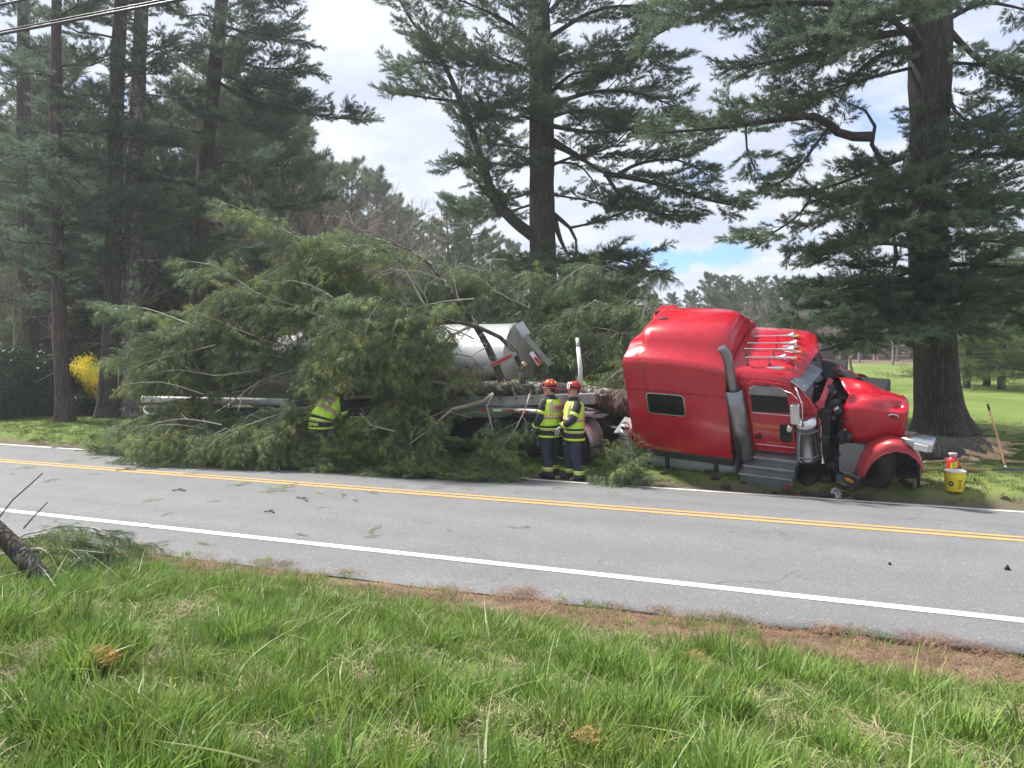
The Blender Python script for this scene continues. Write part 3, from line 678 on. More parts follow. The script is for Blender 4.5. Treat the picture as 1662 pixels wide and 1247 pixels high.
# the big right-hand pine
Z = 20.5
B_limbs = [
    ([(1478, 640 - 390, Z), (1462, 300, Z - .6), (1432, 262, Z - 1), (1415, 235, Z - 1.1), (1420, 205, Z - 1.1), (1405, 180, Z - 1.1), (1376, 167, Z - 1.1)], .17, 0),
    ([(1415, 222, Z - 1.1), (1385, 222, Z - 1.2), (1360, 215, Z - 1.3), (1325, 190, Z - 1.5), (1260, 195, Z - 1.9), (1190, 205, Z - 2.1), (1120, 212, Z - 2.4), (1070, 215, Z - 2.6)], .13, 1.5),
    ([(1345, 207, Z - 1.4), (1320, 240, Z - 1.3), (1290, 280, Z - 1.2), (1240, 310, Z - 1)], .04, .9),
    ([(1210, 200, Z - 2), (1212, 240, Z - 2), (1225, 275, Z - 2)], .03, .7),
    ([(1478, 80, Z), (1430, 90, Z - .7), (1390, 120, Z - 1.1), (1362, 165, Z - 1.3)], .12, 0),
    ([(1478, 50, Z), (1420, 60, Z - .6), (1350, 80, Z - 1), (1280, 95, Z - 1.2), (1200, 110, Z - 1.4)], .12, 1.7),
    ([(1480, 20, Z), (1420, 10, Z - .4), (1320, 5, Z - .8), (1210, 10, Z - 1.1), (1120, 30, Z - 1.4), (1060, 60, Z - 1.6)], .12, 1.7),
    ([(1480, 5, Z), (1400, -20, Z), (1300, -30, Z - .5), (1180, -25, Z - .6), (1090, 0, Z - 1)], .12, 1.9),
    ([(1480, 60, Z), (1440, 30, Z - 1.5), (1380, 40, Z - 3), (1310, 60, Z - 3.6)], .10, 1.8),
    ([(1480, 110, Z), (1400, 130, Z - .4), (1330, 150, Z - .3), (1270, 160, Z - .2)], .05, 1.0),
    ([(1480, 250, Z), (1430, 270, Z - .2), (1370, 295, Z - .3), (1320, 310, Z - .4), (1285, 318, Z - .5)], .09, .9),
    ([(1320, 310, Z - .4), (1300, 345, Z - .5), (1260, 375, Z - .6), (1215, 390, Z - .8)], .04, 1.2),
    ([(1480, 300, Z), (1450, 310, Z - 1.4), (1400, 330, Z - 2.4), (1350, 355, Z - 3)], .08, 1.6), ([(1495, 290, Z), (1490, 290, Z - 1.6), (1480, 300, Z - 3), (1470, 320, Z - 3.8)], .08, 1.6),
    ([(1500, 330, Z), (1520, 330, Z - 1.6), (1545, 340, Z - 2.8), (1590, 355, Z - 3.4)], .08, 1.6), ([(1500, 380, Z), (1495, 370, Z - 2), (1480, 370, Z - 3.3), (1440, 385, Z - 4)], .08, 1.5),
    ([(1478, 400, Z), (1440, 395, Z - 1), (1390, 400, Z - 1.6), (1330, 415, Z - 2)], .08, 1.5),
    ([(1455, 420, Z), (1450, 370, Z + .3), (1452, 350, Z + .4)], .07, 0), ([(1453, 425, Z - .2), (1445, 470, Z - .3), (1440, 495, Z - .3)], .05, 0),
    ([(1478, 440, Z), (1440, 455, Z - 1.2), (1390, 465, Z - 2), (1330, 480, Z - 2.4)], .07, 1.5), ([(1480, 470, Z), (1430, 490, Z - 1.5), (1370, 515, Z - 2.5), (1320, 530, Z - 3)], .07, 1.5),
    ([(1490, 480, Z), (1480, 500, Z - 2), (1470, 530, Z - 3.4), (1440, 555, Z - 4)], .07, 1.4), ([(1500, 470, Z), (1520, 490, Z - 2), (1540, 520, Z - 3.2), (1560, 545, Z - 3.8)], .07, 1.4),
    ([(1485, 500, Z), (1430, 535, Z - 1), (1370, 560, Z - 1.4), (1330, 570, Z - 1.8)], .06, 1.1), ([(1500, 510, Z), (1500, 520, Z - 2), (1490, 545, Z - 3.4)], .05, 1.2),
    ([(1535, 480, Z), (1580, 490, Z - .6), (1640, 505, Z - 1), (1700, 530, Z - 1)], .09, 1.1), ([(1535, 430, Z), (1600, 430, Z - 1), (1680, 440, Z - 1.6)], .08, 1.6),
    ([(1535, 455, Z), (1590, 460, Z - 2), (1650, 475, Z - 3), (1720, 490, Z - 3)], .07, 1.5), ([(1530, 400, Z), (1590, 390, Z), (1660, 400, Z)], .07, 1.5),
    ([(1535, 250, Z), (1580, 255, Z - .5), (1640, 250, Z - .8), (1700, 240, Z - 1)], .08, 1.2), ([(1535, 200, Z), (1590, 200, Z), (1650, 190, Z)], .07, 1.4),
    ([(1540, 50, Z), (1580, 90, Z - .4), (1620, 120, Z - .6), (1680, 140, Z - .8)], .10, 1.4), ([(1540, 30, Z), (1600, 5, Z), (1680, 20, Z)], .08, 1.0),
    ([(1535, 120, Z), (1550, 180, Z - .8), (1600, 210, Z - 1.4), (1650, 215, Z - 1.7)], .07, 1.4), ([(1535, 320, Z), (1600, 320, Z - .8), (1680, 330, Z - 1)], .07, 1.4)]
make_pine('white_pine', 'huge pine with the thickest trunk on the right, behind the red hood', [(1528, 708, Z), (1522, 640, Z), (1516, 540, Z), (1508, 450, Z), (1506, 330, Z), (1508, 220, Z), (1510, 100, Z), (1510, -20, Z)],
          [.60, .55, .51, .48, .46, .46, .53, .48], SPR, 5, B_limbs, dict(h0=4.2, h1=16, L=lambda h: 3.6 if h < 11 else 4.5 - .3 * (h - 11), dens=.8, up=8, stubs=0, avoid=lambda a, h: 2.5 < a < 3.8 and 5.5 < h < 11), top=5, flare=.3, sides=56, side=1.6, step=.27)

# the row of pines on the left
left = [
    ('pine with a reddish brown trunk nearest the road at the far left', [(105, 686, 23.5), (98, 560, 23.5), (92, 380, 23.5), (90, 180, 23.5), (92, 0, 23.5)], [.29, .26, .23, .20, .17], 4.0, 2.4),
    ('dark trunked pine standing in front of the yellow bush', [(172, 682, 24.5), (180, 520, 24.5), (185, 330, 24.5), (190, 130, 24.5), (198, -20, 24.5)], [.34, .30, .29, .27, .24], 4.6, 2.6),
    ('pine with a pale grey lichen spotted trunk just right of the dark one', [(205, 660, 25), (212, 520, 25), (215, 360, 25), (222, 200, 25), (230, 0, 25)], [.36, .34, .31, .28, .25], 4.6, 2.8),
    ('pine leaning right with a bare trunk above the fallen branches', [(318, 650, 27), (325, 400, 27), (335, 250, 27), (350, 100, 27), (362, -20, 27)], [.38, .35, .32, .29, .26], 6.2, 3.3),
    ('pine behind the dark hedge at the far left', [(50, 640, 31), (48, 500, 31), (40, 300, 31), (38, 60, 31)], [.40, .38, .34, .28], 3.4, 3.2)]
LIMB_T4 = [([(350, 130, 27), (400, 160, 26.6), (460, 175, 26.4), (530, 190, 26.2), (595, 195, 26)], .06, .8), ([(340, 335, 27), (400, 338, 26.5), (470, 335, 26), (520, 325, 26)], .05, 1.0),
           ([(355, 40, 27), (410, 55, 26.4), (470, 60, 26)], .06, 1.5), ([(352, 90, 27), (420, 110, 26.5), (490, 110, 26.2)], .06, 1.4), ([(350, 120, 27), (420, 140, 26), (470, 150, 25.5)], .05, 1.3),
           ([(345, 180, 27), (380, 200, 25.6), (420, 205, 24.8)], .05, 1.5), ([(356, 20, 27), (400, 0, 26.4), (450, -5, 26)], .06, 1.6)]
for i, (lab, tp, rd, h0, L) in enumerate(left):
    make_pine('pine_tree', lab, tp, [.8 * r for r in rd], SPR_L, 20 + i, LIMB_T4 if i == 3 else (), dict(h0=h0, h1=16.5, L=(lambda L: lambda h: L * (1 - .03 * h))(L), dens=1.75 if i != 3 else 1.25, up=3, stubs=7),
              bark=[BARK_RED, BARK, bark_mat('lichen_bark', (.085, .078, .07), (.19, .175, .16), 1, .35), BARK_RED, BARK][i], group='tall pines in a row on the left', top=4, flare=.12, sides=22, side=1.35, step=.27)

# ------------------------------------------------------------------ background woods
def back_pine(name, seed, H, W, protos, n, trunk=.25, low=.05):
    """a distant pine: trunk and an irregular tiered crown"""
    rng = random.Random(seed); root = bpy.data.objects.new(name, None); link(root)
    mb = MB(); pts = [Vector((rng.gauss(0, .15) * t, rng.gauss(0, .15) * t, H * t)) for t in (0, .3, .6, .97)]; mb.tube(pts, [trunk, trunk * .8, trunk * .5, .04], 7, cap=False)
    fol = Fol(); h = H * low; 
    while h < H * .98:
        t = h / H; k = rng.randint(4, 6); a0 = rng.uniform(0, 6.28)
        Wd = W * (1.02 - t) ** .62 * (1 if t > .2 else .75 + 1.2 * t)
        for j in range(k):
            a = a0 + j * 6.283 / k + rng.gauss(0, .3); L = Wd * rng.uniform(.55, 1.2); up = .12 + .75 * t ** 3
            d = Vector((math.cos(a), math.sin(a), up * rng.uniform(.3, 1.4))).normalized()
            mb.tube([Vector((0, 0, h)), Vector((0, 0, h)) + d * L], [.05, .015], 3, cap=False)
            m = max(2, int(L / .55))
            for q in range(m):
                u = (q + rng.uniform(.3, 1)) / m
                if u < .22: continue
                sd = Vector((-d.y, d.x, 0)) * rng.uniform(-1, 1)
                fol.add(Vector((0, 0, h)) + d * L * u + sd * .35 * L * (1.1 - u), (d + sd * .8 + Vector((0, 0, rng.uniform(0, .5)))).normalized(), rng.uniform(.65, 1.15))
        h += H * n * .9 * rng.uniform(.7, 1.3)
    mb.build('trunk', BARK, root, smooth=True); fol.build('crown', protos, root, rng); return root
def bare_tree(name, seed, H, W):
    rng = random.Random(seed); root = bpy.data.objects.new(name, None); link(root); mb = MB(); tw = MB()
    def grow(p, d, L, r, lev, m):
        q = [p, p + d * L * .5 + Vector((rng.gauss(0, .05), rng.gauss(0, .05), 0)) * L, p + d * L + Vector((0, 0, .06 * L))]
        m.tube(q, [r, r * .8, r * .55], 5 if lev < 2 else 3, cap=False)
        if lev >= 5: return
        for k in range(rng.choice((2, 3, 3, 4)) if lev < 4 else 4):
            nd = (d + Vector((rng.gauss(0, .45), rng.gauss(0, .45), rng.gauss(.08, .3))) * W).normalized()
            grow(q[2 if k else 1], nd, L * rng.uniform(.55, .85), max(.012, r * .5), lev + 1, tw if lev >= 1 else m)
    mb.tube([Vector((0, 0, -.2)), Vector((0, 0, H * .28))], [H * .016, H * .013], 8, cap=False)
    grow(Vector((0, 0, H * .26)), Vector((0, 0, 1)), H * .24, H * .012, 0, mb)
    mb.build('trunk', TWIG_BARE, root, smooth=True); tw.build('crown', TWIG_BARE, root, fix=False); return root

protoP = [back_pine('pine_tree', 200 + i, 14, 3.6, FAR, .038) for i in range(4)]
protoB = [bare_tree('bare_tree', 300 + i, 10, 1.0) for i in range(3)]
used = set()
def put(proto, px, pyb, Z, h, H0, label, cat, group, rz, wide=1.0):
    c = proto
    if proto in used: c = copy_tree(proto)
    used.add(proto)
    b = P(px, 552, Z); b.z = G(b.x, b.y) - .15; c.location = b; s = h / H0; c.scale = (s * wide, s * wide, s); c.rotation_euler = (0, 0, rz); tag(c, label, cat, group); return c
brng = random.Random(77)
# (px, top py, Z) of evergreens whose tops show against the sky
tops = [(412, 195, 48), (450, 235, 52), (385, 180, 46), (492, 250, 60), (535, 265, 66), (570, 270, 68), (610, 285, 74), (640, 320, 80), (668, 345, 84), (700, 365, 88), (515, 330, 58), (575, 345, 62), (625, 370, 70),
        (730, 340, 62), (765, 330, 66), (750, 400, 70), (800, 380, 80), (830, 395, 90), (940, 420, 95), (985, 430, 100), (1020, 440, 100)]
for i, (px, ty, Zz) in enumerate(tops):
    h = P(px, ty, Zz).z - G(P(px, 552, Zz).x, Zz)
    put(protoP[i % 4], px, 0, Zz, h, 14, 'one of the tall evergreens of the wooded slope behind the fallen branches', 'tree', 'evergreens on the far slope', brng.uniform(0, 6.28), 1.0)
tops = [(1150, 446, 100), (1170, 452, 104), (1205, 455, 98), (1235, 450, 105), (1262, 452, 96), (1290, 452, 100), (1315, 470, 92), (1345, 462, 98), (1375, 470, 94), (1405, 475, 90), (1440, 480, 96), (1400, 440, 110), (1460, 450, 105), (1560, 450, 80), (1600, 430, 85), (1640, 420, 75), (1680, 430, 80), (1590, 470, 70), (1120, 470, 108), (1190, 448, 108), (1222, 462, 94), (1248, 470, 90), (1277, 458, 106), (1302, 463, 95), (1330, 466, 104), (1360, 470, 90), (1390, 462, 100), (1420, 470, 95), (1480, 460, 92), (1185, 475, 90), (1160, 470, 92), (960, 440, 105), (1060, 480, 108), (1090, 478, 110), (920, 430, 100), (1010, 450, 92)]
for i, (px, ty, Zz) in enumerate(tops):
    h = P(px, ty, Zz).z - G(P(px, 552, Zz).x, Zz)
    put(protoP[(i + 1) % 4], px, 0, Zz, h, 14, 'one of the distant evergreens along the far edge of the lawn', 'tree', 'evergreens beyond the lawn', brng.uniform(0, 6.28), 1.15)
for i in range(26):
    px = brng.uniform(-60, 480); Zz = brng.uniform(34, 62); put(protoP[i % 4], px, 0, Zz, brng.uniform(13, 17), 14, 'one of the evergreens deep in the shaded wood on the left', 'tree', 'evergreens deep in the left wood', brng.uniform(0, 6.28), 1.15)
bt = [(480, 258, 40), (520, 272, 42), (560, 290, 43), (600, 290, 46), (640, 330, 48), (450, 285, 38), (540, 330, 37), (690, 380, 52), (425, 310, 36), (600, 350, 40), (505, 320, 36), (650, 300, 52), (580, 270, 50), (465, 290, 33), (500, 275, 34), (545, 285, 35), (585, 300, 36), (625, 310, 38), (660, 340, 40), (525, 300, 33), (700, 370, 42), (405, 330, 33)]
for i, (px, ty, Zz) in enumerate(bt):
    h = P(px, ty, Zz).z - G(P(px, 552, Zz).x, Zz)
    put(protoB[i % 3], px, 0, Zz, h, 10, 'one of the leafless brown trees on the slope above the fallen branches', 'tree', 'leafless trees on the slope', brng.uniform(0, 6.28), .95)
bt = [(1075, 495, 95), (1100, 485, 98), (1125, 478, 96), (1150, 482, 90), (1185, 500, 88), (1245, 480, 90), (1330, 470, 88), (1055, 500, 90), (1420, 500, 85), (1360, 500, 82), (1300, 500, 84), (960, 500, 90), (1000, 505, 88), (1450, 520, 75)] + [(900 + 37 * k + (k * 17) % 23, 528 - (k * 13) % 22, 78 + (k * 7) % 9) for k in range(20)]
for i, (px, ty, Zz) in enumerate(bt):
    h = P(px, ty, Zz).z - G(P(px, 552, Zz).x, Zz)
    put(protoB[i % 3], px, 0, Zz, h, 10, 'one of the leafless brown trees at the far edge of the lawn', 'tree', 'leafless trees beyond the lawn', brng.uniform(0, 6.28), 1.9)
for i in range(16):
    px = brng.uniform(-40, 330); Zz = brng.uniform(29, 44); put(protoB[i % 3], px, 0, Zz, brng.uniform(5, 9), 10, 'one of the thin bare saplings in the wood behind the dark hedge', 'tree', 'bare saplings in the left wood', brng.uniform(0, 6.28), 1.0)
# low spreading bare tree on the lawn beyond the cab
put(protoB[1], 1385, 0, 34, 4.3, 10, 'crooked leafless tree on the lawn just behind the crushed hood', 'tree', None, 1.0, 1.7)

# pale-tipped spruces standing on the lawn at the right edge
def lawn_spruce(name, seed, H, W):
    rng = random.Random(seed); root = bpy.data.objects.new(name, None); link(root); mb = MB(); fol = Fol()
    mb.tube([(0, 0, -.1), (.05, 0, H * .5), (0, 0, H)], [.2, .15, .03], 10, cap=False)
    h = H * .09
    while h < H * .97:
        for j in range(6):
            a = rng.uniform(0, 6.28); L = W * (1.1 - h / H) ** .7 * rng.uniform(.5, 1.15); d = Vector((math.cos(a), math.sin(a), rng.uniform(-.12, .1)))
            q = [Vector((0, 0, h)), Vector((0, 0, h)) + d * L * .5, Vector((0, 0, h)) + d * L + Vector((0, 0, .05 * L))]
            branch(mb, fol, q, .035, .01, .9 * L / 2.2, rng, .25, .30, 0, .05, 4, scale=1.0, flat=.15)
        h += H * .055
    mb.build('trunk', BARK, root, smooth=True); fol.build('crown', FAR_S, root, rng); return root
sp = lawn_spruce('lawn_spruce', 410, 7.5, 3.3)
for i, (px, Zz, h, lab) in enumerate([(1571, 40, 7.2, 'leftmost of the pale tipped spruces on the lawn behind the broom handle'), (1604, 42, 7.8, 'middle one of the pale tipped spruces on the lawn at the right edge'), (1628, 39, 8.2, 'spruce with a thick trunk on the lawn, second from the right edge'), (1672, 41, 8.0, 'spruce cut off by the right edge of the picture')]):
    c = sp if i == 0 else copy_tree(sp); b = P(px, 552, Zz); b.z = G(b.x, b.y) - .05; c.location = b; c.scale = (1, 1, h / 7.5); c.rotation_euler = (0, 0, i * 1.7); tag(c, lab, 'tree', 'pale spruces on the lawn')

# ------------------------------------------------------------------ shrubs at the left
def leaf_proto(name, m, seed, n, l, w, R):
    r = random.Random(seed); vs = []; fs = []
    for k in range(n):
        b = Vector((r.gauss(0, R), r.gauss(0, R), r.gauss(0, R))); d = Vector((r.gauss(0, 1), r.gauss(0, 1), r.gauss(0, .7))).normalized(); sd = d.orthogonal().normalized() * w / 2
        i = len(vs); vs.extend([b, b + d * l * .5 + sd, b + d * l, b + d * l * .5 - sd]); fs.append((i, i + 1, i + 2, i + 3))
    return proto(name, vs, fs, m)
RHO = mat('dark_evergreen_leaf', (.045, .075, .042), .5, var=.3, vscale=2, per_inst=.6, trans=.12)
FORS = mat('yellow_blossom', (.85, .74, .06), .6, var=.08, vscale=2, per_inst=.3, trans=.3)
rho = [leaf_proto('evergreen_leaves_%d' % i, RHO, 140 + i, 40, .11, .04, .13) for i in range(2)]
frs = [leaf_proto('blossoms_%d' % i, FORS, 150 + i, 40, .045, .03, .07) for i in range(2)]
def shrub(name, label, px, Zz, w, h, protos, n, seed, stem_m, group=None, sc=1.0, depth=None, shell=.55, arch=0):
    rng = random.Random(seed); b = P(px, 552, Zz); b.z = G(b.x, b.y) - .03; root = thing(name, label, 'shrub', b, 0, group); mb = MB(); fol = Fol(); depth = depth or w
    for k in range(14 if not arch else 40):
        a = rng.uniform(0, 6.28); r = rng.uniform(.3, 1); t = Vector((math.cos(a) * w / 2 * r, math.sin(a) * depth / 2 * r, h * rng.uniform(.7, 1.05)))
        q = resample([Vector((rng.gauss(0, .1), rng.gauss(0, .1), 0)), t * .5 + Vector((0, 0, h * .15)), t], .25); mb.tube(q, [.014 if not arch else .008] * len(q), 4, cap=False)
        if arch:
            for v in q[1:]:
                for z in range(3): fol.add(v + Vector((rng.gauss(0, .07), rng.gauss(0, .07), rng.gauss(0, .07))), (rng.gauss(0, 1), rng.gauss(0, 1), 1), sc * rng.uniform(.6, 1.2))
    for k in range(n if not arch else 0):
        a = rng.uniform(0, 6.28); el = math.asin(rng.uniform(0, 1)); r = rng.uniform(shell, 1) * (1 + .18 * mnoise.noise(Vector((math.cos(a) * 2, math.sin(a) * 2, el * 3 + seed))))
        fol.add((math.cos(a) * math.cos(el) * w / 2 * r, math.sin(a) * math.cos(el) * depth / 2 * r, max(.05, math.sin(el) * h * r)), (math.cos(a), math.sin(a), .5), sc * rng.uniform(.7, 1.2))
    mb.build('stem', stem_m, root); fol.build('foliage', protos, root, rng); return root
shrub('evergreen_shrub', 'broad dark evergreen shrub at the far left behind the verge', 20, 25.5, 2.9, 2.15, rho, 2200, 1, TWIG, 'dark evergreen shrubs')
shrub('evergreen_shrub', 'dark evergreen shrub left of the reddish pine trunk', 78, 25.8, 2.0, 1.95, rho, 1500, 2, TWIG, 'dark evergreen shrubs')
shrub('evergreen_shrub', 'low dark shrub between the two nearest pine trunks', 130, 25.2, .7, .6, rho, 500, 3, TWIG, 'dark evergreen shrubs', .8)
shrub('evergreen_shrub', 'dark evergreen shrub cut off by the left edge of the picture', -45, 25.0, 2.6, 2.0, rho, 900, 5, TWIG, 'dark evergreen shrubs')
shrub('forsythia_bush', 'bright yellow flowering bush between the left pine trunks', 150, 26.4, 2.3, 1.75, frs, 0, 4, TWIG_BARE, arch=1, sc=1.25)

# ------------------------------------------------------------------ wrecked red tractor
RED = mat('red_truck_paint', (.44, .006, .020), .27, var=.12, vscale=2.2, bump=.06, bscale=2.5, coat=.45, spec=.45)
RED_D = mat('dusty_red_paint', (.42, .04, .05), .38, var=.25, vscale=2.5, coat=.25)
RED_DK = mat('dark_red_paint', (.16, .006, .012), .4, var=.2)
CHROME = mat('chrome', (.62, .62, .62), .16, 1.0, var=.1, vscale=3)
STEEL = mat('dull_steel', (.23, .235, .24), .34, .85, var=.25, vscale=4, bump=.1)
ALU = mat('aluminium', (.50, .51, .52), .36, .8, var=.18, vscale=3, bump=.06)
GREYP = mat('grey_panel', (.22, .23, .235), .45, .3, var=.2, vscale=5)
DARKG = mat('dark_grey_metal', (.045, .048, .052), .5, .2, var=.3)
BLACK = mat('black_parts', (.012, .012, .014), .6, var=.4)
RUBBER = mat('tyre_rubber', (.05, .05, .051), .8, var=.3, bump=.3, bscale=60)
GLASS = mat('dark_window_glass', (.004, .005, .006), .10, var=.1, spec=.35)
GOLD = mat('gold_lettering', (.55, .33, .12), .5, var=.1)
AMBER = mat('amber_lens', (.85, .25, .02), .3, var=.1)
PALEM = mat('pale_painted_metal', (.27, .275, .265), .5, .1, var=.25, vscale=6)
REDT = mat('red_reflective_tape', (.40, .02, .03), .4, var=.15); WHT = mat('white_reflective_tape', (.72, .72, .70), .4, var=.1)

TO = P(1032, 735, 15.3)
TRM = Matrix.Rotation(math.radians(-31), 3, 'Z') @ Matrix.Rotation(math.radians(2.5), 3, 'Y') @ Matrix.Rotation(math.radians(27), 3, 'X')
TR_I = TRM.inverted()
def L(px, py, ax, val):
    d = TR_I @ _ray(px, py); o = TR_I @ (Vector((0, 0, CAMH)) - TO); return o + d * ((val - o[ax]) / d[ax])
def LY(px, py, y): return L(px, py, 1, y)
def LZ(px, py, z): return L(px, py, 2, z)
truck = thing('truck_tractor', 'crashed red sleeper cab truck with its hood torn forward, leaning toward the road', 'truck')
truck.matrix_world = Matrix.Translation(TO) @ TRM.to_4x4()
def solid(o, t, off=0.): m = o.modifiers.new('solid', 'SOLIDIFY'); m.thickness = t; m.offset = off; return o
def subd(o, n=1): m = o.modifiers.new('sub', 'SUBSURF'); m.levels = n; m.render_levels = n; return o
def panel(name, pts, m, th=.02, parent=truck, bevel=.004, **tags):
    mb = MB(); mb.add(pts, [tuple(range(len(pts)))]); o = mb.build(name, m, parent, fix=False, **tags); solid(o, th)
    if bevel: b = o.modifiers.new('bevel', 'BEVEL'); b.width = bevel; b.segments = 2
    return o
def rrect(x0, x1, z0, z1, r, n=5):
    out = []
    for cx, cz, a0 in ((x1 - r, z1 - r, 0), (x0 + r, z1 - r, 90), (x0 + r, z0 + r, 180), (x1 - r, z0 + r, 270)):
        for k in range(n + 1): a = math.radians(a0 + 90 * k / n); out.append((cx + r * math.cos(a), cz + r * math.sin(a)))
    return out
def ring(mb, poly, w, y0, y1):
    """frame of width w round poly, between two y"""
    c = Vector((sum(p[0] for p in poly) / len(poly), sum(p[1] for p in poly) / len(poly))); n = len(poly); o2 = []
    for i in range(n):
        a = Vector(poly[i - 1]); b = Vector(poly[(i + 1) % n]); t = (b - a).normalized(); nn = Vector((t.y, -t.x)); o2.append(Vector(poly[i]) + nn * w)
    A = [(p[0], y0, p[1]) for p in poly]; B = [(p.x, y0, p.y) for p in o2]; C = [(p.x, y1, p.y) for p in o2]; D = [(p[0], y1, p[1]) for p in poly]
    vs = A + B + C + D; fs = []
    for i in range(n):
        j = (i + 1) % n
        for q in range(4): r = (q + 1) % 4; fs.append((q * n + i, q * n + j, r * n + j, r * n + i))
    mb.add(vs, fs)

def slp(x, lo, hi, near, mid):
    """sleeper cross-section at x: near shoulder height, middle roof height"""
    h = mid
    return [(x, y, z) for y, z in [(0, .14), (0, .6), (0, 1.1), (0, 1.5), (.0, near - .22), (.012, near - .1), (.05, near), (.13, near + .055), (.30, near + .08),
        (.42, near + .10 + (h - near) * .30), (.55, near + .1 + (h - near) * .62), (.74, near + .05 + (h - near) * .86), (1.0, h - .01), (1.25, h), (1.5, h - .02), (1.68, near + (h - near) * .72), (1.8, near + .1 + (h - near) * .35),
        (1.92, near + .08), (2.1, near + .04), (2.17, near - .03), (2.2, near - .12), (2.2, 1.1), (2.2, .14)]]
mb = MB(); st = [(0, 2.08, 2.17), (.03, 2.10, 2.2), (.26, 2.10, 2.21), (.30, 2.10, 2.47), (.42, 2.11, 2.52), (.9, 2.10, 2.535), (1.4, 2.06, 2.53), (1.7, 2.0, 2.50), (1.84, 1.96, 2.45), (1.91, 1.93, 2.36), (1.94, 1.90, 2.2)]
mb.loft([slp(x, 0, 0, n, m) for x, n, m in st]); 
o = mb.build('sleeper', RED, truck, smooth=True, angle=50)
mb = MB()
for x in (.42, 1.93): mb.bar((x, -.003, .16), (x, -.003, 1.85 if x > 1 else 1.95), .006, .008)
mb.bar((.01, -.003, 1.50), (1.9, -.003, 1.48), .006, .008); mb.build('seam', RED_DK, truck)
mb = MB(); pl = rrect(.41, 1.12, 1.0, 1.43, .07); mb.prism(pl, -.006, .02, 1); pane = mb.build('sleeper_window', GLASS, truck)
mb = MB(); ring(mb, pl, .022, -.016, .01); mb.build('window_frame', CHROME, pane, bevel=.003)
mb = MB(); mb.box((.77, -.012, 1.215), (.012, .01, .42)); mb.build('window_divider', BLACK, pane)
mb = MB(); pl = rrect(.34, .86, .245, .71, .07); mb.prism(pl, -.006, .01, 1); ldoor = mb.build('luggage_door', RED, truck, bevel=.003)
mb = MB(); ring(mb, pl, .008, -.010, .01); mb.build('door_seal', RED_D, ldoor)
mb = MB(); mb.box((.40, -.02, .50), (.035, .03, .075)); mb.build('latch', CHROME, ldoor, bevel=.006)
def text(body, loc, size, m, parent, rot=(math.pi / 2, 0, 0), name='lettering', ext=.001, align='CENTER', shear=0., bold=0.):
    c = bpy.data.curves.new(name, 'FONT'); c.body = body; c.size = size; c.extrude = ext; c.align_x = align; c.materials.append(m); c.shear = shear; c.offset = bold
    tmp = bpy.data.objects.new(name, c); me = bpy.data.meshes.new_from_object(tmp); bpy.data.objects.remove(tmp)
    o = link(bpy.data.objects.new(name, me)); o.parent = parent; o.location = loc; o.rotation_euler = rot; return o
text('USDOT 1947386', (.66, -.008, .165), .075, GOLD, truck)
mb = MB(); mb.prism([(-.02, .14), (1.95, .14), (1.95, -.03), (.22, .0), (.06, .05)], -.012, 2.21, 1); mb.build('skirt', DARKG, truck, bevel=.01)
# hollow wind fairing standing at the far rear of the sleeper roof
a = LY(1063, 505, 1.62); b = LY(1090, 503, 1.62); c = LY(1085, 512, 1.62); d = LY(1067, 531, 1.62)
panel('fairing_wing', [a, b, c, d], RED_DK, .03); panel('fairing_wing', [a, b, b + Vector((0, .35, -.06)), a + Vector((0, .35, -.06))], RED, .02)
mb = MB(); mb.ell((.52, .98, 2.52), (.10, .04, .02)); mb.build('roof_vent', BLACK, truck, smooth=True)

# fuel tank under the sleeper
mb = MB(); mb.lathe([(0, 0), (.25, .0), (.31, .03), (.33, .09), (.33, 1.62), (.31, 1.70), (.25, 1.74), (0, 1.74)], (.24, .36, -.21), (1, 0, 0), 32); ft = mb.build('fuel_tank', mat('satin_tank', (.36, .37, .38), .6, .25, var=.2, vscale=3), truck, smooth=True, angle=60)
mb = MB()
for x in (.58, 1.55): mb.lathe([(.333, 0), (.342, .005), (.342, .09), (.333, .095)], (x, .36, -.21), (1, 0, 0), 32)
mb.build('tank_strap', DARKG, ft, smooth=True, angle=40)

# cab
def cabs(x, dz, iy=0, f=1.0):
    pr = [(.12, .32), (.12, .8), (.12, 1.3), (.12, 1.62), (.135, 1.76), (.19, 1.87), (.30, 1.935), (.6, 2.0), (.9, 2.03), (1.1, 2.035), (1.3, 2.03), (1.6, 2.0), (1.9, 1.935), (2.01, 1.87), (2.065, 1.76), (2.08, 1.62), (2.08, 1.3), (2.08, .8), (2.08, .32)]
    return [(x + (0 if z < 1.7 else iy * (1 - abs(y - 1.1) / 1.0)), y, z + (dz if z > 1.62 else dz * .0)) for y, z in pr]
mb = MB(); mb.loft([cabs(1.96, 0), cabs(2.3, 0), cabs(2.7, -.01, .03), cabs(2.92, -.04, .12), cabs(3.02, -.08, .2), cabs(3.07, -.13, .22)]); mb.build('cab', RED, truck, smooth=True, angle=50)
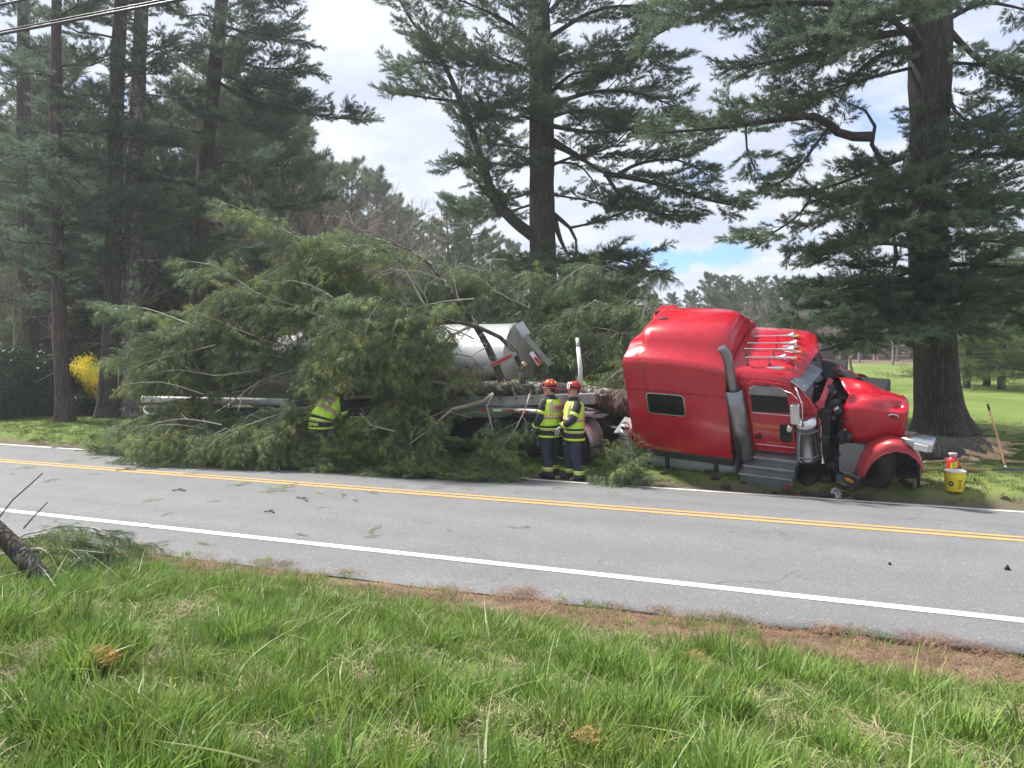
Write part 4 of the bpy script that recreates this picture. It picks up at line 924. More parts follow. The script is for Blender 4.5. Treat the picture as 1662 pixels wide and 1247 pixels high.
# windscreen and its pillars
wl = [(3.08, .16, 1.73), (3.18, 1.1, 1.80), (2.98, 2.0, 1.70)]; wb = [(3.42, .14, 1.26), (3.47, 1.1, 1.22), (3.18, 2.0, 1.26)]
for i in (0, 1): panel('windscreen', [wl[i], wl[i + 1], wb[i + 1], wb[i]], GLASS, .012, bevel=0)
for i in range(3): mb = MB(); mb.bar(wl[i], wb[i], .05, .06); mb.build('pillar', RED if i != 1 else BLACK, truck, bevel=.01)
panel('cowl_side', [(3.06, .12, .34), (3.06, .12, 1.75), (3.43, .12, 1.28), (3.47, .12, .34)], RED, .03)
mb = MB(); mb.prism([(3.07, .34), (3.07, 1.22), (3.64, 1.26), (3.6, .34)], .16, 2.05, 1); mb.build('firewall', BLACK, truck)
panel('cowl_panel', [LY(1306, 671, .12), LY(1330, 648, .35), LY(1344, 613, .95), LY(1352, 617, .95), LY(1338, 655, .35), LY(1331, 690, .12)], RED, .03)
panel('cowl_panel', [LY(1306, 671, .10), LY(1331, 690, .10), LY(1330, 712, .10), LY(1304, 705, .10)], RED, .03)
# sun visor in two halves, with rivets
vc = LY(1313, 587, .92); vn = LY(1283, 619, .10); vnb = LY(1307, 636, .02); vcb = LY(1335, 602, .80); vf = LY(1304, 552, 1.85); vfb = LY(1328, 566, 1.75)
vis = panel('sun_visor', [vn, vc, vcb, vnb], STEEL, .012); panel('sun_visor', [vc, vf, vfb, vcb], STEEL, .012)
mb = MB(); nrm = (vc - vn).cross(vnb - vn).normalized(); nrm = nrm if nrm.y < 0 or nrm.z > 0 else -nrm
for u in (.12, .5, .88):
    for v in (.25, .75): q = vn.lerp(vc, u).lerp(vnb.lerp(vcb, u), v); mb.ell(q + nrm * .008, (.012, .012, .012), 8, 5)
mb.build('rivet', CHROME, vis, smooth=True)
mb = MB(); mb.tube([vn, vnb], .010, 6); mb.build('visor_edge', CHROME, vis)

# door with its window, vent window, handle and lettering
DX0, DX1 = 2.30, 3.05
door = None
mb = MB(); mb.prism([(DX0 - .05, .38), (3.10, .38), (3.13, 1.0), (3.12, 1.52), (3.02, 1.76), (DX0 + .1, 1.80), (DX0 - .02, 1.72)], .102, .13, 1); door = mb.build('door', RED, truck, bevel=.008)
W = [(2.335, 1.17), (2.98, 1.20), (2.94, 1.53), (2.33, 1.53)]
mb = MB(); mb.prism(W, .092, .11, 1); mb.build('door_window', GLASS, door)
mb = MB(); ring(mb, list(reversed(W)), .014, .088, .104); mb.build('window_trim', BLACK, door)
mb = MB(); mb.prism([(2.29, 1.53), (2.97, 1.54), (2.93, 1.66), (2.85, 1.71), (2.40, 1.71), (2.31, 1.65)], .07, .10, 1); mb.build('window_visor', GREYP, door, bevel=.006)
mb = MB(); mb.box((2.68, .098, 1.145), (.70, .012, .012)); mb.box((2.70, .098, .475), (.70, .012, .010)); mb.build('pinstripe', WHT, door)
pl = rrect(2.81, 2.99, .60, .93, .03); mb = MB(); mb.prism(pl, .094, .11, 1); vw = mb.build('peep_window', GLASS, door); mb = MB(); ring(mb, pl, .012, .09, .104); mb.build('window_frame', BLACK, vw)
mb = MB(); mb.lathe([(0, -.01), (.05, -.005), (.055, .01)], (2.42, .095, .64), (0, -1, 0), 16); mb.bar((2.40, .075, .60), (2.46, .075, .69), .02, .03); mb.build('handle', BLACK, door, bevel=.003)
text('TRUCKING', (2.575, .098, .845), .095, GOLD, door, bold=.002); text('W. Brookfield, MA', (2.60, .098, .745), .055, GOLD, door, shear=.3); text('KEEP BACK', (2.68, .098, .52), .05, GOLD, door)

# exhaust stack with heat shield
mb = MB(); a = LY(1191, 636, .03); b = LY(1183, 590, .03)
mb.tube([a + (a - b) * .4, a, b, LY(1180, 578, .03), LY(1175, 569, .03), LY(1170, 564, .03)], [.085, .085, .085, .085, .08, .078], 18, cap=False); sk = mb.build('exhaust_stack', STEEL, truck, smooth=True, fix=False); solid(sk, .006)
mb = MB(); top = LY(1191, 631, .05); bot = LY(1211, 741, .05); secs = []
ax = (top - bot).normalized(); sx = Vector((1, 0, 0)); sx = (sx - ax * sx.dot(ax)).normalized(); sy = ax.cross(sx); sy = sy if sy.y < 0 else -sy
for q in (bot, bot.lerp(top, .5), top):
    secs.append([q + sx * (.165 * math.cos(t)) + sy * (.15 * math.sin(t)) for t in [math.pi * k / 12 for k in range(13)]])
mb.sheet(secs); hs = mb.build('heat_shield', STEEL, truck, smooth=True, fix=False); solid(hs, .008)
mb = MB()
for v in (.06, .33, .66, .95):
    for u in (.25, .5, .75): q = bot.lerp(top, v); t = math.pi * u; mb.ell(q + sx * (.168 * math.cos(t)) + sy * (.155 * math.sin(t)), (.007,) * 3, 6, 4)
mb.build('bolt', CHROME, hs)
mb = MB(); mb.tube([bot + Vector((0, .1, 0)), top + Vector((0, .1, 0))], .11, 16); mb.build('muffler', DARKG, truck, smooth=True)

# steps and battery box
mb = MB(); mb.prism([(2.12, -.32), (3.02, -.36), (3.06, -.06), (2.12, -.02)], -.22, .5, 1); bx = mb.build('battery_box', GREYP, truck, bevel=.012)
for (z, y0, x0, x1) in ((-.01, -.24, 2.10, 3.05), (.12, -.14, 2.16, 3.08), (.25, -.02, 2.25, 3.12)):
    mb = MB(); mb.box(((x0 + x1) / 2, y0 + .13, z), (x1 - x0, .26, .028)); s_ = mb.build('step', ALU, truck, bevel=.006)
    mb = MB(); mb.box(((x0 + x1) / 2, y0 + .12, z - .065), (x1 - x0 - .02, .10, .09)); mb.build('riser', STEEL, s_)
mb = MB(); mb.lathe([(0, .02), (.04, .02), (.045, 0)], (2.98, -.225, -.17), (0, -1, 0), 14); mb.build('reflector', REDT, truck)

# air cleaner canister
ac = LY(1311, 745, .0); at_ = LY(1308, 681, .0); ax = (at_ - ac).normalized(); H_ = (at_ - ac).length
mb = MB(); mb.lathe([(0, 0), (.17, .0), (.195, .03), (.20, .08), (.20, H_ - .1), (.205, H_ - .095), (.205, H_ - .03), (.195, H_ - .01), (.17, H_ + .03), (.10, H_ + .05), (0, H_ + .055)], ac, ax, 36)
ca = mb.build('air_cleaner', CHROME, truck, smooth=True, angle=45); mb = MB(); mb.lathe([(.202, 0), (.209, .004), (.209, .02), (.202, .024)], ac + ax * (H_ - .18), ax, 36); mb.build('clamp', STEEL, ca, smooth=True); mb = MB(); mb.lathe([(.202, 0), (.209, .004), (.209, .03), (.202, .034)], ac + ax * .12, ax, 36); mb.build('clamp', STEEL, ca, smooth=True)
# mirror and its bracket
mc = LY(1291, 672, -.32); mb = MB(); mb.prism(rrect(mc.x - .075, mc.x + .075, mc.z - .19, mc.z + .19, .04), mc.y - .05, mc.y + .04, 1); mi_ = mb.build('mirror', CHROME, truck, bevel=.012)
mb = MB(); mb.tube([LY(1243, 623, .10), LY(1285, 639, -.22), LY(1294, 648, -.32)], .009, 6); mb.tube([LY(1283, 628, .08), LY(1292, 630, -.2), LY(1296, 643, -.33), LY(1302, 655, -.33), LY(1303, 690, -.33), LY(1300, 700, .1)], .014, 8); mb.build('mirror_bracket', CHROME, truck, smooth=True)
q = LY(1281, 697, -.3); mb = MB(); mb.ell(q, (.05, .03, .07)); mb.build('spot_mirror', CHROME, truck, smooth=True)

# roof horns and marker lamps
def rod(name, p0, p1, zz, bell, parent=truck):
    a = LZ(*p0, zz); b = LZ(*p1, zz); ax = (b - a).normalized(); Ln = (b - a).length; mb = MB()
    mb.lathe([(.0, 0), (.016, 0), (.012, .02), (.012, Ln * .62), (.018, Ln * .70), (.026, Ln * .84), (.042, Ln * .95), (bell, Ln), (bell * 1.02, Ln + .006), (bell * .8, Ln + .004), (.02, Ln * .93)], a, ax, 20)
    h = mb.build('air_horn', CHROME, truck, smooth=True, angle=60); mb = MB()
    for u in (.03, .6): q = a.lerp(b, u); mb.bar(q, (q.x, q.y, q.z - .13), .014, .02); mb.box((q.x, q.y, q.z - .125), (.05, .04, .012))
    mb.build('horn_bracket', STEEL, h)
rod('air_horn', (1225, 546), (1287, 545), 2.14, .062); rod('air_horn', (1213, 557), (1292, 557), 2.15, .066); rod('air_horn', (1208, 566), (1288, 567), 2.15, .066); rod('air_horn', (1210, 580), (1274, 580), 2.10, .066)
for a, b, zz in (((1242, 597), (1270, 598), 2.0), ((1268, 580), (1290, 582), 2.04), ((1272, 571), (1297, 572), 2.06), ((1268, 562), (1295, 563), 2.06), ((1278, 547), (1294, 546), 2.03)):
    a = LZ(*a, zz); b = LZ(*b, zz); ax = (b - a).normalized(); Ln = (b - a).length; mb = MB(); mb.lathe([(0, 0), (.014, Ln * .25), (.03, Ln * .6), (.037, Ln * .85), (.037, Ln)], a, ax, 14); m_ = mb.build('marker_lamp', CHROME, truck, smooth=True)
    mb = MB(); mb.lathe([(.036, Ln), (.034, Ln + .03), (.02, Ln + .045), (0, Ln + .048)], a, ax, 14); mb.build('amber_lens', AMBER, m_, smooth=True)
mb = MB(); a = LY(1293, 612, .3); mb.tube([a, LY(1291, 590, .3)], .005, 5); mb.build('antenna', CHROME, truck)
mb = MB(); mb.tube([LY(1318, 552, 1.9), LY(1333, 530, 1.9)], .005, 5); mb.build('antenna', CHROME, truck)

# torn and crumpled hood
rows = [[(1363, 716, .30), (1382, 719, .30), (1400, 722, .29), (1425, 712, .28), (1447, 706, .28), (1465, 713, .30)],
        [(1366, 690, .31), (1383, 692, .27), (1400, 693, .25), (1425, 692, .25), (1448, 692, .26), (1469, 692, .30)],
        [(1370, 664, .32), (1385, 663, .28), (1400, 664, .27), (1424, 667, .26), (1449, 670, .28), (1472, 673, .31)],
        [(1372, 655, .36), (1386, 656, .34), (1402, 657, .32), (1426, 662, .31), (1450, 667, .33), (1474, 668, .36)],
        [(1379, 638, .55), (1393, 638, .50), (1408, 645, .52), (1430, 655, .40), (1455, 661, .50), (1475, 661, .52)],
        [(1371, 630, .70), (1386, 627, .80), (1404, 634, .66), (1428, 640, .74), (1455, 650, .62), (1476, 655, .74)],
        [(1362, 618, .95), (1382, 618, .98), (1403, 622, .95), (1428, 633, .92), (1452, 641, .98), (1472, 648, .90)],
        [(1352, 611, 1.2), (1376, 613, 1.25), (1402, 617, 1.3), (1426, 627, 1.25), (1450, 636, 1.3), (1465, 641, 1.2)],
        [(1352, 616, 1.5), (1376, 620, 1.5), (1402, 626, 1.5), (1426, 636, 1.5), (1450, 646, 1.5), (1462, 652, 1.5)]]
hr = random.Random(4); mb = MB(); mb.sheet([[LY(q[0], q[1] + (hr.uniform(-4.5, 3.5) if 3 < ri < 7 else 0), q[2] + (hr.uniform(-.17, .17) if 3 < ri < 8 else hr.uniform(-.012, .012))) for q in r] for ri, r in enumerate(rows)])
hood = mb.build('hood', RED, truck, smooth=True, fix=False); solid(hood, .018); subd(hood, 1)
hood.modifiers.move(1, 0)
e = hood.data; cr = e.attributes.new('crease_edge', 'FLOAT', 'EDGE')
for i, ed in enumerate(e.edges):
    v = ed.vertices; r0, r1 = v[0] // 6, v[1] // 6
    cr.data[i].value = .95 if v[0] % 6 == 0 and v[1] % 6 == 0 else .75 if r0 == r1 and r0 in (2, 4, 6) else (.55 if (r0 + v[0] + v[1]) % 3 == 0 and r0 > 3 else 0)
panel('hood_front', [LY(1465, 713, .3), LY(1474, 668, .36), LY(1475, 655, .74), LY(1465, 641, 1.2), LY(1462, 680, 1.2)], RED, .02)
mb = MB(); q = LY(1450, 676, .24); mb.ell(q, (.085, .012, .045)); bd = mb.build('oval_badge', CHROME, hood, smooth=True); mb = MB(); mb.ell(q - Vector((0, .006, 0)), (.07, .012, .034)); mb.build('badge_centre', RED_DK, bd, smooth=True)
mb = MB(); mb.ell(LY(1371, 698, .24), (.022, .02, .022)); mb.build('hood_latch', CHROME, hood, smooth=True)
panel('grey_quarter_panel', [LY(1362, 717, .22), LY(1405, 723, .24), LY(1394, 745, .20), LY(1386, 768, .16), LY(1362, 764, .16)], GREYP, .015)
br = panel('torn_step_bracket', [LY(1358, 768, .18), LY(1399, 777, .12), LY(1386, 796, .05), LY(1357, 781, .10)], DARKG, .02)
panel('bracket_edge', [LY(1362, 763, .16), LY(1398, 774, .11), LY(1397, 779, .10), LY(1364, 768, .15)], CHROME, .02); panel('bracket_edge', [LY(1357, 781, .08), LY(1386, 793, .04), LY(1385, 798, .04), LY(1356, 784, .08)], CHROME, .02)
mb = MB(); mb.ell(LY(1378, 780, .05), (.085, .012, .04), M=Matrix.Rotation(.5, 3, 'Y')); mb.build('oval_badge', AMBER, br, smooth=True)

ins = [(1383, 766), (1388, 742), (1402, 722), (1422, 709), (1446, 705), (1468, 710), (1484, 721), (1492, 738), (1494, 758)]
crn = [(1392, 771), (1397, 750), (1410, 730), (1430, 716), (1450, 711), (1472, 716), (1489, 728), (1498, 746), (1499, 766)]
lip = [(1402, 777), (1409, 760), (1421, 746), (1437, 736), (1455, 732), (1474, 736), (1487, 745), (1495, 757), (1498, 768)]
mb = MB(); mb.sheet([[LY(*q, .32) for q in ins], [LY(*q, .06) for q in crn], [LY(*q, -.06) for q in [((a[0] * .6 + b[0] * .4), (a[1] * .6 + b[1] * .4)) for a, b in zip(crn, lip)]], [LY(*q, -.08) for q in lip]])
fd = mb.build('front_fender', RED_D, truck, smooth=True, fix=False); solid(fd, .012); subd(fd, 2); fd.modifiers.move(1, 0)
mb = MB(); mb.tube(resample([LY(*q, -.08) for q in lip], .1), .014, 8); mb.build('fender_lip', RED_D, fd, smooth=True)

def wheel(name, parent, Mloc, R=.54, W=.28, hub='dish', rimm=None, tread=True):
    """tyre and rim about local Y; outside faces -Y"""
    mb = MB(); pr = [(R * .56, -W * .42), (R * .60, -W * .5), (R * .80, -W * .54), (R * .94, -W * .50), (R * .985, -W * .42), (R, -W * .3), (R, W * .3), (R * .985, W * .42), (R * .94, W * .5), (R * .8, W * .54), (R * .58, W * .46), (R * .56, W * .3)]
    mb.lathe(pr, (0, 0, 0), (0, 1, 0), 48); t = mb.build('tyre', RUBBER, None, smooth=True, angle=50)
    root = bpy.data.objects.new(name, None); link(root); root.parent = parent; root.matrix_basis = Mloc; t.parent = root
    if tread:
        mb = MB()
        for k in range(48):
            a = 2 * math.pi * k / 48
            for y in (-.32, 0, .32): mb.box((math.cos(a) * (R + .004), W * y, math.sin(a) * (R + .004)), (.012, W * .22, R * .10), Matrix.Rotation(-a, 3, 'Y'))
        mb.build('tread', RUBBER, root)
    mb = MB()
    if hub == 'dish': mb.lathe([(R * .57, -W * .44), (R * .55, -W * .40), (R * .50, -W * .1), (R * .46, W * .2), (R * .30, W * .28), (R * .22, W * .1), (R * .18, -W * .1), (0, -W * .12)], (0, 0, 0), (0, 1, 0), 40)
    else: mb.lathe([(R * .57, -W * .46), (R * .54, -W * .44), (R * .50, -W * .2), (R * .44, -W * .05), (R * .25, -W * .02), (R * .22, -W * .30), (R * .19, -W * .44), (R * .10, -W * .52), (0, -W * .54)], (0, 0, 0), (0, 1, 0), 40)
    rm = mb.build('rim', rimm or STEEL, root, smooth=True, angle=40); mb = MB()
    for k in range(10): a = 2 * math.pi * k / 10; mb.lathe([(.016, 0), (.016, -.035), (.0, -.04)], (math.cos(a) * R * .33, W * (.24 if hub == 'dish' else -.03), math.sin(a) * R * .33), (0, 1, 0), 6)
    mb.build('wheel_nut', STEEL, rm, smooth=False)
    if hub != 'dish':
        mb = MB()
        for k in range(8): a = 2 * math.pi * (k + .5) / 8; mb.lathe([(0, -W * .06), (R * .055, -W * .062), (R * .05, .0)], (math.cos(a) * R * .43, 0, math.sin(a) * R * .43), (0, 1, 0), 10)
        mb.build('hand_hole', BLACK, rm)
    return root
wc = LY(1399, 751, .44)
wheel('front_wheel', truck, Matrix.Translation(wc) @ Matrix.Rotation(math.radians(-10), 4, 'Z') @ Matrix.Rotation(math.radians(6), 4, 'X'), R=.54, W=.30, rimm=STEEL)
wheel('front_wheel', truck, Matrix.Translation(wc + Vector((-.35, 1.3, -.35))) @ Matrix.Rotation(math.radians(170), 4, 'Z'), R=.55, W=.30, rimm=DARKG)
# engine and what hangs in the gap
mb = MB(); mb.box((3.95, 1.1, .75), (.95, .8, .95)); mb.box((3.9, .62, .95), (.7, .22, .35)); mb.box((3.85, .55, .45), (.6, .3, .3)); eng = mb.build('engine', BLACK, truck, bevel=.04)
mb = MB(); r = random.Random(5)
mb.tube(resample([LY(1338, 680, .45), LY(1345, 665, .35), LY(1352, 655, .35), LY(1362, 655, .4)], .05), .07, 12); mb.tube([LY(1345, 628, .8), LY(1350, 640, .7), LY(1345, 655, .6)], .09, 12)
for k in range(26):
    a = Vector((r.uniform(3.5, 3.95), r.uniform(.15, .6), r.uniform(.0, 1.35))); b = a + Vector((r.gauss(0, .15), r.gauss(0, .1), r.gauss(0, .25))); mb.tube(resample([a, (a + b) / 2 + Vector((r.gauss(0, .08), r.gauss(0, .05), r.gauss(0, .08))), b], .06), r.uniform(.008, .035), 7)
mb.build('hose', BLACK, eng, smooth=True)
mb = MB()
for k in range(14): a = Vector((r.uniform(3.5, 3.9), r.uniform(.15, .35), r.uniform(-.1, 1.3))); mb.box(a, (r.uniform(.04, .16), .08, r.uniform(.04, .2)), Euler((r.random(), r.random(), r.random())).to_matrix())
mb.build('broken_brackets', DARKG, eng, bevel=.006, kind='stuff')
mb = MB(); mb.tube([LY(1334, 735, .1), LY(1336, 752, .05)], [.004, .03], 8); mb.build('broken_strut', CHROME, truck)
mb = MB(); mb.tube([LY(1332, 690, .13), LY(1333, 740, .13)], .02, 6); mb.build('hinge_strip', ALU, truck)
# frame rails under the nose
mb = MB(); mb.box((3.7, .72, -.15), (2.3, .08, .25)); mb.box((3.6, 1.5, -.25), (2.2, .08, .25)); mb.box((4.05, 1.1, -.32), (.16, 1.3, .14)); mb.box((2.8, 1.1, -.1), (1.6, 1.5, .3)); mb.build('frame_rail', BLACK, truck, bevel=.01)
mb = MB(); a = LY(1458, 770, .3); mb.box(a + Vector((.05, .3, 0)), (.5, .5, .05)); mb.bar(LY(1490, 745, .2), LY(1491, 790, .2), .06, .05); mb.bar(LY(1455, 772, .3), LY(1490, 774, .25), .05, .06); mb.bar(LY(1460, 778, .3), LY(1480, 790, .3), .05, .09); mb.box(LY(1470, 752, .5), (.45, .05, .5)); mb.build('bumper_bracket', BLACK, truck, bevel=.01)
mb = MB(); mb.box(LY(1492, 768, .45), (.05, .3, .35)); mb.build('bumper_remains', DARKG, truck, bevel=.01)
# headlamp pod knocked off its mount
a = LY(1472, 713, .0); b = LY(1511, 722, -.05); ax = (b - a).normalized(); M = ax.to_track_quat('X', 'Z').to_matrix(); mid = (a + b) / 2
mb = MB(); mb.loft([[mid + M @ Vector((x, y * w, z * w)) for y, z in rrect(-.12, .12, -.085, .085, .04)] for x, w in ((-.26, .25), (-.2, .6), (-.05, 1), (.18, 1.05), (.22, 1.0))]); hl = mb.build('headlight', CHROME, truck, smooth=True, angle=50)
mb = MB(); mb.box(mid + M @ Vector((.06, -.13, -.01)), (.20, .02, .12), M); mb.build('lamp_lens', WHT, hl, bevel=.006)
# the crushed grille and far fender showing above the hood
g0, g1, g2, g3 = LY(1360, 594, 1.4), LY(1376, 604, 1.35), LY(1398, 613, 1.3), LY(1376, 620, 1.25)
a, b, c, d = LY(1352, 601, 1.45), LY(1362, 594, 1.5), LY(1397, 613, 1.4), LY(1380, 616, 1.3)
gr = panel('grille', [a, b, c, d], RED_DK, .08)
for k in range(9):
    u = .12 + .1 * k; mb = MB(); mb.bar(a.lerp(d, u) + Vector((0, -.06, .02)), b.lerp(c, u) + Vector((0, -.06, .02)), .012, .03); mb.build('grille_bar', STEEL, gr)
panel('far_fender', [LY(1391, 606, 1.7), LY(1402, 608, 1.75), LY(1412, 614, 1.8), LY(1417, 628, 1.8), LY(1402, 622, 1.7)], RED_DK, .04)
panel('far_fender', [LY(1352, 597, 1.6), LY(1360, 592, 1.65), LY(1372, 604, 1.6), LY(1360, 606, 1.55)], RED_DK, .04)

# rear of the tractor
mb = MB(); mb.box((-1.8, .8, -.12), (3.7, .08, .26)); mb.box((-1.8, 1.45, -.12), (3.7, .08, .26)); mb.box((-1.6, 1.12, -.1), (.2, .7, .2)); mb.build('frame_rail', DARKG, truck, bevel=.01)
a = P(976, 700, 15.9); b = P(1012, 694, 15.6); TI = truck.matrix_world.inverted()
mb = MB(); mb.box((-.40, .95, .02), (.6, .8, .04)); dk = mb.build('deck_plate', PALEM, truck, bevel=.006)
ca_ = LY(1017, 738, .12); cb_ = LY(1015, 698, .12); ax = (cb_ - ca_).normalized(); H_ = (cb_ - ca_).length
prof = [(0, 0), (.11, 0)]
for k in range(8): z = H_ * (k + .5) / 8; prof += [(.118, z - H_ * .03), (.105, z), (.118, z + H_ * .03)]
prof += [(.11, H_), (.04, H_ + .01)]
mb = MB(); mb.lathe(prof, ca_, ax, 24); an = mb.build('ribbed_canister', ALU, truck, smooth=True, angle=50); mb = MB(); mb.lathe([(.07, 0), (.085, .03), (.085, .13), (.06, .15), (0, .155)], ca_ + ax * H_, ax, 20); mb.build('canister_cap', CHROME, an, smooth=True, angle=50)
for i, (px, py, Zz) in enumerate(((841, 712, 16.9), (925, 719, 16.0))):
    Mw = Matrix.Translation(P(px, py, Zz)) @ Matrix.Rotation(math.radians(-32), 4, 'Z') @ Matrix.Rotation(math.radians(7), 4, 'X')
    wheel('drive_wheel', truck, TI @ Mw, R=.54, W=.5, hub='deep', rimm=STEEL)
    wheel('drive_wheel', truck, TI @ Mw @ Matrix.Translation((0, 1.9, 0)) @ Matrix.Rotation(math.pi, 4, 'Z'), R=.54, W=.5, hub='deep', rimm=STEEL)
Mw = TI @ (Matrix.Translation(P(925, 719, 16.0)) @ Matrix.Rotation(math.radians(-32), 4, 'Z') @ Matrix.Rotation(math.radians(7), 4, 'X'))
mg = bpy.data.objects.new('mudguard', None); mg.empty_display_size = .1
mb = MB(); rws = []
for k in range(15):
    t = math.radians(-18 + 88 * k / 14); rws.append([Mw @ Vector((math.cos(t) * .64, y, math.sin(t) * .64)) for y in (-.32, .32)])
mb.sheet(rws); g_ = mb.build('mudguard', ALU, truck, smooth=True, fix=False); solid(g_, .01)
for q in range(6):
    mb = MB(); y = -.29 + .11 * q; mb.tube([Mw @ Vector((math.cos(math.radians(t)) * .648, y, math.sin(math.radians(t)) * .648)) for t in range(-18, 71, 8)], .014, 6); mb.build('mudguard_rib', STEEL, g_, smooth=True)
mb = MB(); mb.bar(Mw @ Vector((.62, -.3, .0)), Mw @ Vector((.95, -.25, .12)), .05, .04); mb.build('mudguard_bracket', DARKG, truck)

# ------------------------------------------------------------------ silver tanker trailer
tank = thing('tanker_trailer', 'silver tanker trailer mostly hidden under the fallen pine branches', 'trailer', SP(-9.6, 16.4, 0))
TB = Vector(tank.location)
def tk(s, p, z): return SP(s, p, z) - TB
def tsec(s, r, zc, zb=None):
    out = []
    for k in range(36):
        a = 2 * math.pi * k / 36; z = math.sin(a)
        zz = zc + r * z if zb is None or z > 0 else zc + z * (zc - zb)
        out.append(tk(s, 16.4 + r * math.cos(a), zz))
    return out
TANKM = mat('polished_tank', (.42, .43, .43), .42, .45, var=.2, vscale=1.2, bump=.02)
mb = MB(); mb.loft([tsec(-13.5, .4, 1.8), tsec(-13.45, .8, 1.8), tsec(-13.3, .98, 1.8), tsec(-13.0, 1.05, 1.8), tsec(-10, 1.05, 1.8), tsec(-8.3, 1.05, 1.8, .78), tsec(-7.5, 1.05, 1.82, 1.02), tsec(-6.5, 1.03, 1.84, 1.45), tsec(-5.95, 1.02, 1.86, 1.66)]); mb.build('tank', TANKM, tank, smooth=True, angle=60)
for s, r in ((-5.98, 1.10), (-8.3, 1.062), (-10.6, 1.062), (-12.9, 1.062)):
    mb = MB(); n = 40
    mb.loft([[tk(s + d, 16.4 + rr * math.cos(2 * math.pi * k / n), 1.8 + (rr * math.sin(2 * math.pi * k / n) if s < -8.4 or math.sin(2 * math.pi * k / n) > -.15 else rr * -.15)) for k in range(n)] for d, rr in ((0, r - .02), (.005, r), (.07, r), (.075, r - .02))], cap=s > -6); mb.build('tank_ring', ALU, tank, smooth=True, angle=50)
def pbeam(name, a, b, w, h, m, Z1, Z2, parent=tank, **k):
    mb = MB(); mb.bar(P(*a, Z1) - TB, P(*b, Z2) - TB, w, h); return mb.build(name, m, parent, **k)
bm_ = pbeam('slope_beam', (722, 632), (838, 573), .07, .10, PALEM, 15.9, 15.9); pbeam('red_tape', (797, 594), (830, 577), .075, .06, REDT, 15.86, 15.86); pbeam('red_tape', (745, 622), (776, 606), .075, .06, REDT, 15.86, 15.86)
pbeam('slope_beam', (852, 545), (893, 592), .05, .11, STEEL, 16.6, 16.6); pbeam('red_tape', (868, 580), (878, 592), .07, .06, REDT, 16.3, 16.3); pbeam('slope_beam', (862, 572), (876, 592), .05, .10, WHT, 16.4, 16.4)
pbeam('ladder_rail', (842, 525), (855, 545), .04, .2, ALU, 17.0, 17.0)
pbeam('frame_beam', (700, 652), (968, 647), .25, .22, PALEM, 16.9, 15.7, bevel=.01)
mb = MB(); 
for i in range(8): q = P(760 + i * 26, 646, 16.6 - i * .11) - TB; mb.lathe([(0, 0), (.02, 0), (.02, .01)], q + Vector((0, -.15, 0)), (-RN.x, -RN.y, 0), 10)
mb.build('bolt_hole', BLACK, tank)
mb = MB(); mb.bar(P(705, 690, 17.9) - TB, P(985, 690, 16.6) - TB, .9, .42); mb.bar(P(745, 700, 17.0) - TB, P(985, 703, 16.4) - TB, .1, .3); mb.build('dark_underside', BLACK, tank, bevel=.02)  # black bars standing for the underside, added so the gap reads dark
# long wheel skirt with red and white tape
prof = [(716, 696), (722, 684), (735, 672), (752, 664), (772, 661), (800, 662), (850, 665), (900, 668), (962, 671)]
Zs = [16.9, 16.8, 16.7, 16.6, 16.45, 16.2, 15.9, 15.6, 15.2]
mb = MB(); mb.sheet([[P(x, y, z) - TB for (x, y), z in zip(prof, Zs)], [P(x, y + 6, z) - TB for (x, y), z in zip(prof, Zs)]]); sk = mb.build('wheel_skirt', PALEM, tank, smooth=True, fix=False); solid(sk, .04)
mb = MB(); mb.sheet([[P(x, y, z) - TB for (x, y), z in zip(prof, Zs)], [P(x, y, z) - TB + RN * .6 for (x, y), z in zip(prof, Zs)]]); o = mb.build('skirt_top', ALU, tank, smooth=True, fix=False); solid(o, .02)
for i, (x0, x1, m_) in enumerate(((823, 834, REDT), (844, 863, REDT), (872, 886, WHT), (800, 820, WHT), (905, 925, REDT), (782, 797, REDT))):
    z = float(np.interp((x0 + x1) / 2, [p[0] for p in prof], Zs)) - .04; y = float(np.interp((x0 + x1) / 2, [p[0] for p in prof], [p[1] for p in prof]))
    mb = MB(); mb.bar(P(x0, y + 3.2, z + .04) - TB, P(x1, y + 3.4, z - .02) - TB, .012, .055); mb.build('reflective_tape', m_, sk)
mb = MB(); mb.tube([P(470, 653, 17.7) - TB, P(236, 648, 18.9) - TB], .085, 14); mb.lathe([(0, 0), (.095, 0), (.095, .06)], P(233, 648, 18.92) - TB, RD, 16); mb.build('hose_tube', mat('white_tube', (.66, .66, .65), .4, var=.15), tank, smooth=True, angle=50)
mb = MB(); mb.tube(resample([P(238, 658, 18.9) - TB, P(234, 664, 18.9) - TB, P(240, 672, 18.8) - TB, P(262, 672, 18.7) - TB], .1), .03, 8); mb.build('rear_bar', WHT, tank, smooth=True)
mb = MB(); mb.tube(resample([P(372, 545, 18.6) - TB, P(371, 520, 18.6) - TB, P(366, 513, 18.6) - TB, P(352, 512, 18.6) - TB, P(349, 517, 18.6) - TB], .08), .022, 8); mb.build('ladder_hoop', WHT, tank, smooth=True)
pbeam('frame_beam', (240, 668), (700, 668), .2, .2, DARKG, 19.0, 16.9); pbeam('reflective_tape', (275, 655), (300, 655), .02, .05, REDT, 18.6, 18.5)
mb = MB(); q = P(437, 590, 18.7) - TB; mb.ell(q + RN * .12, (.14, .03, .12)); mb.build('round_emblem', AMBER, tank, smooth=True)
for txt, x, y, sz in (('BULK', 697, 602, .24), ('TRANSPORT', 706, 611, .16)): text(txt, P(x, y, 16.55) - TB - RN * .06, sz, REDT, tank, rot=(math.radians(62), 0, -ROAD_A))
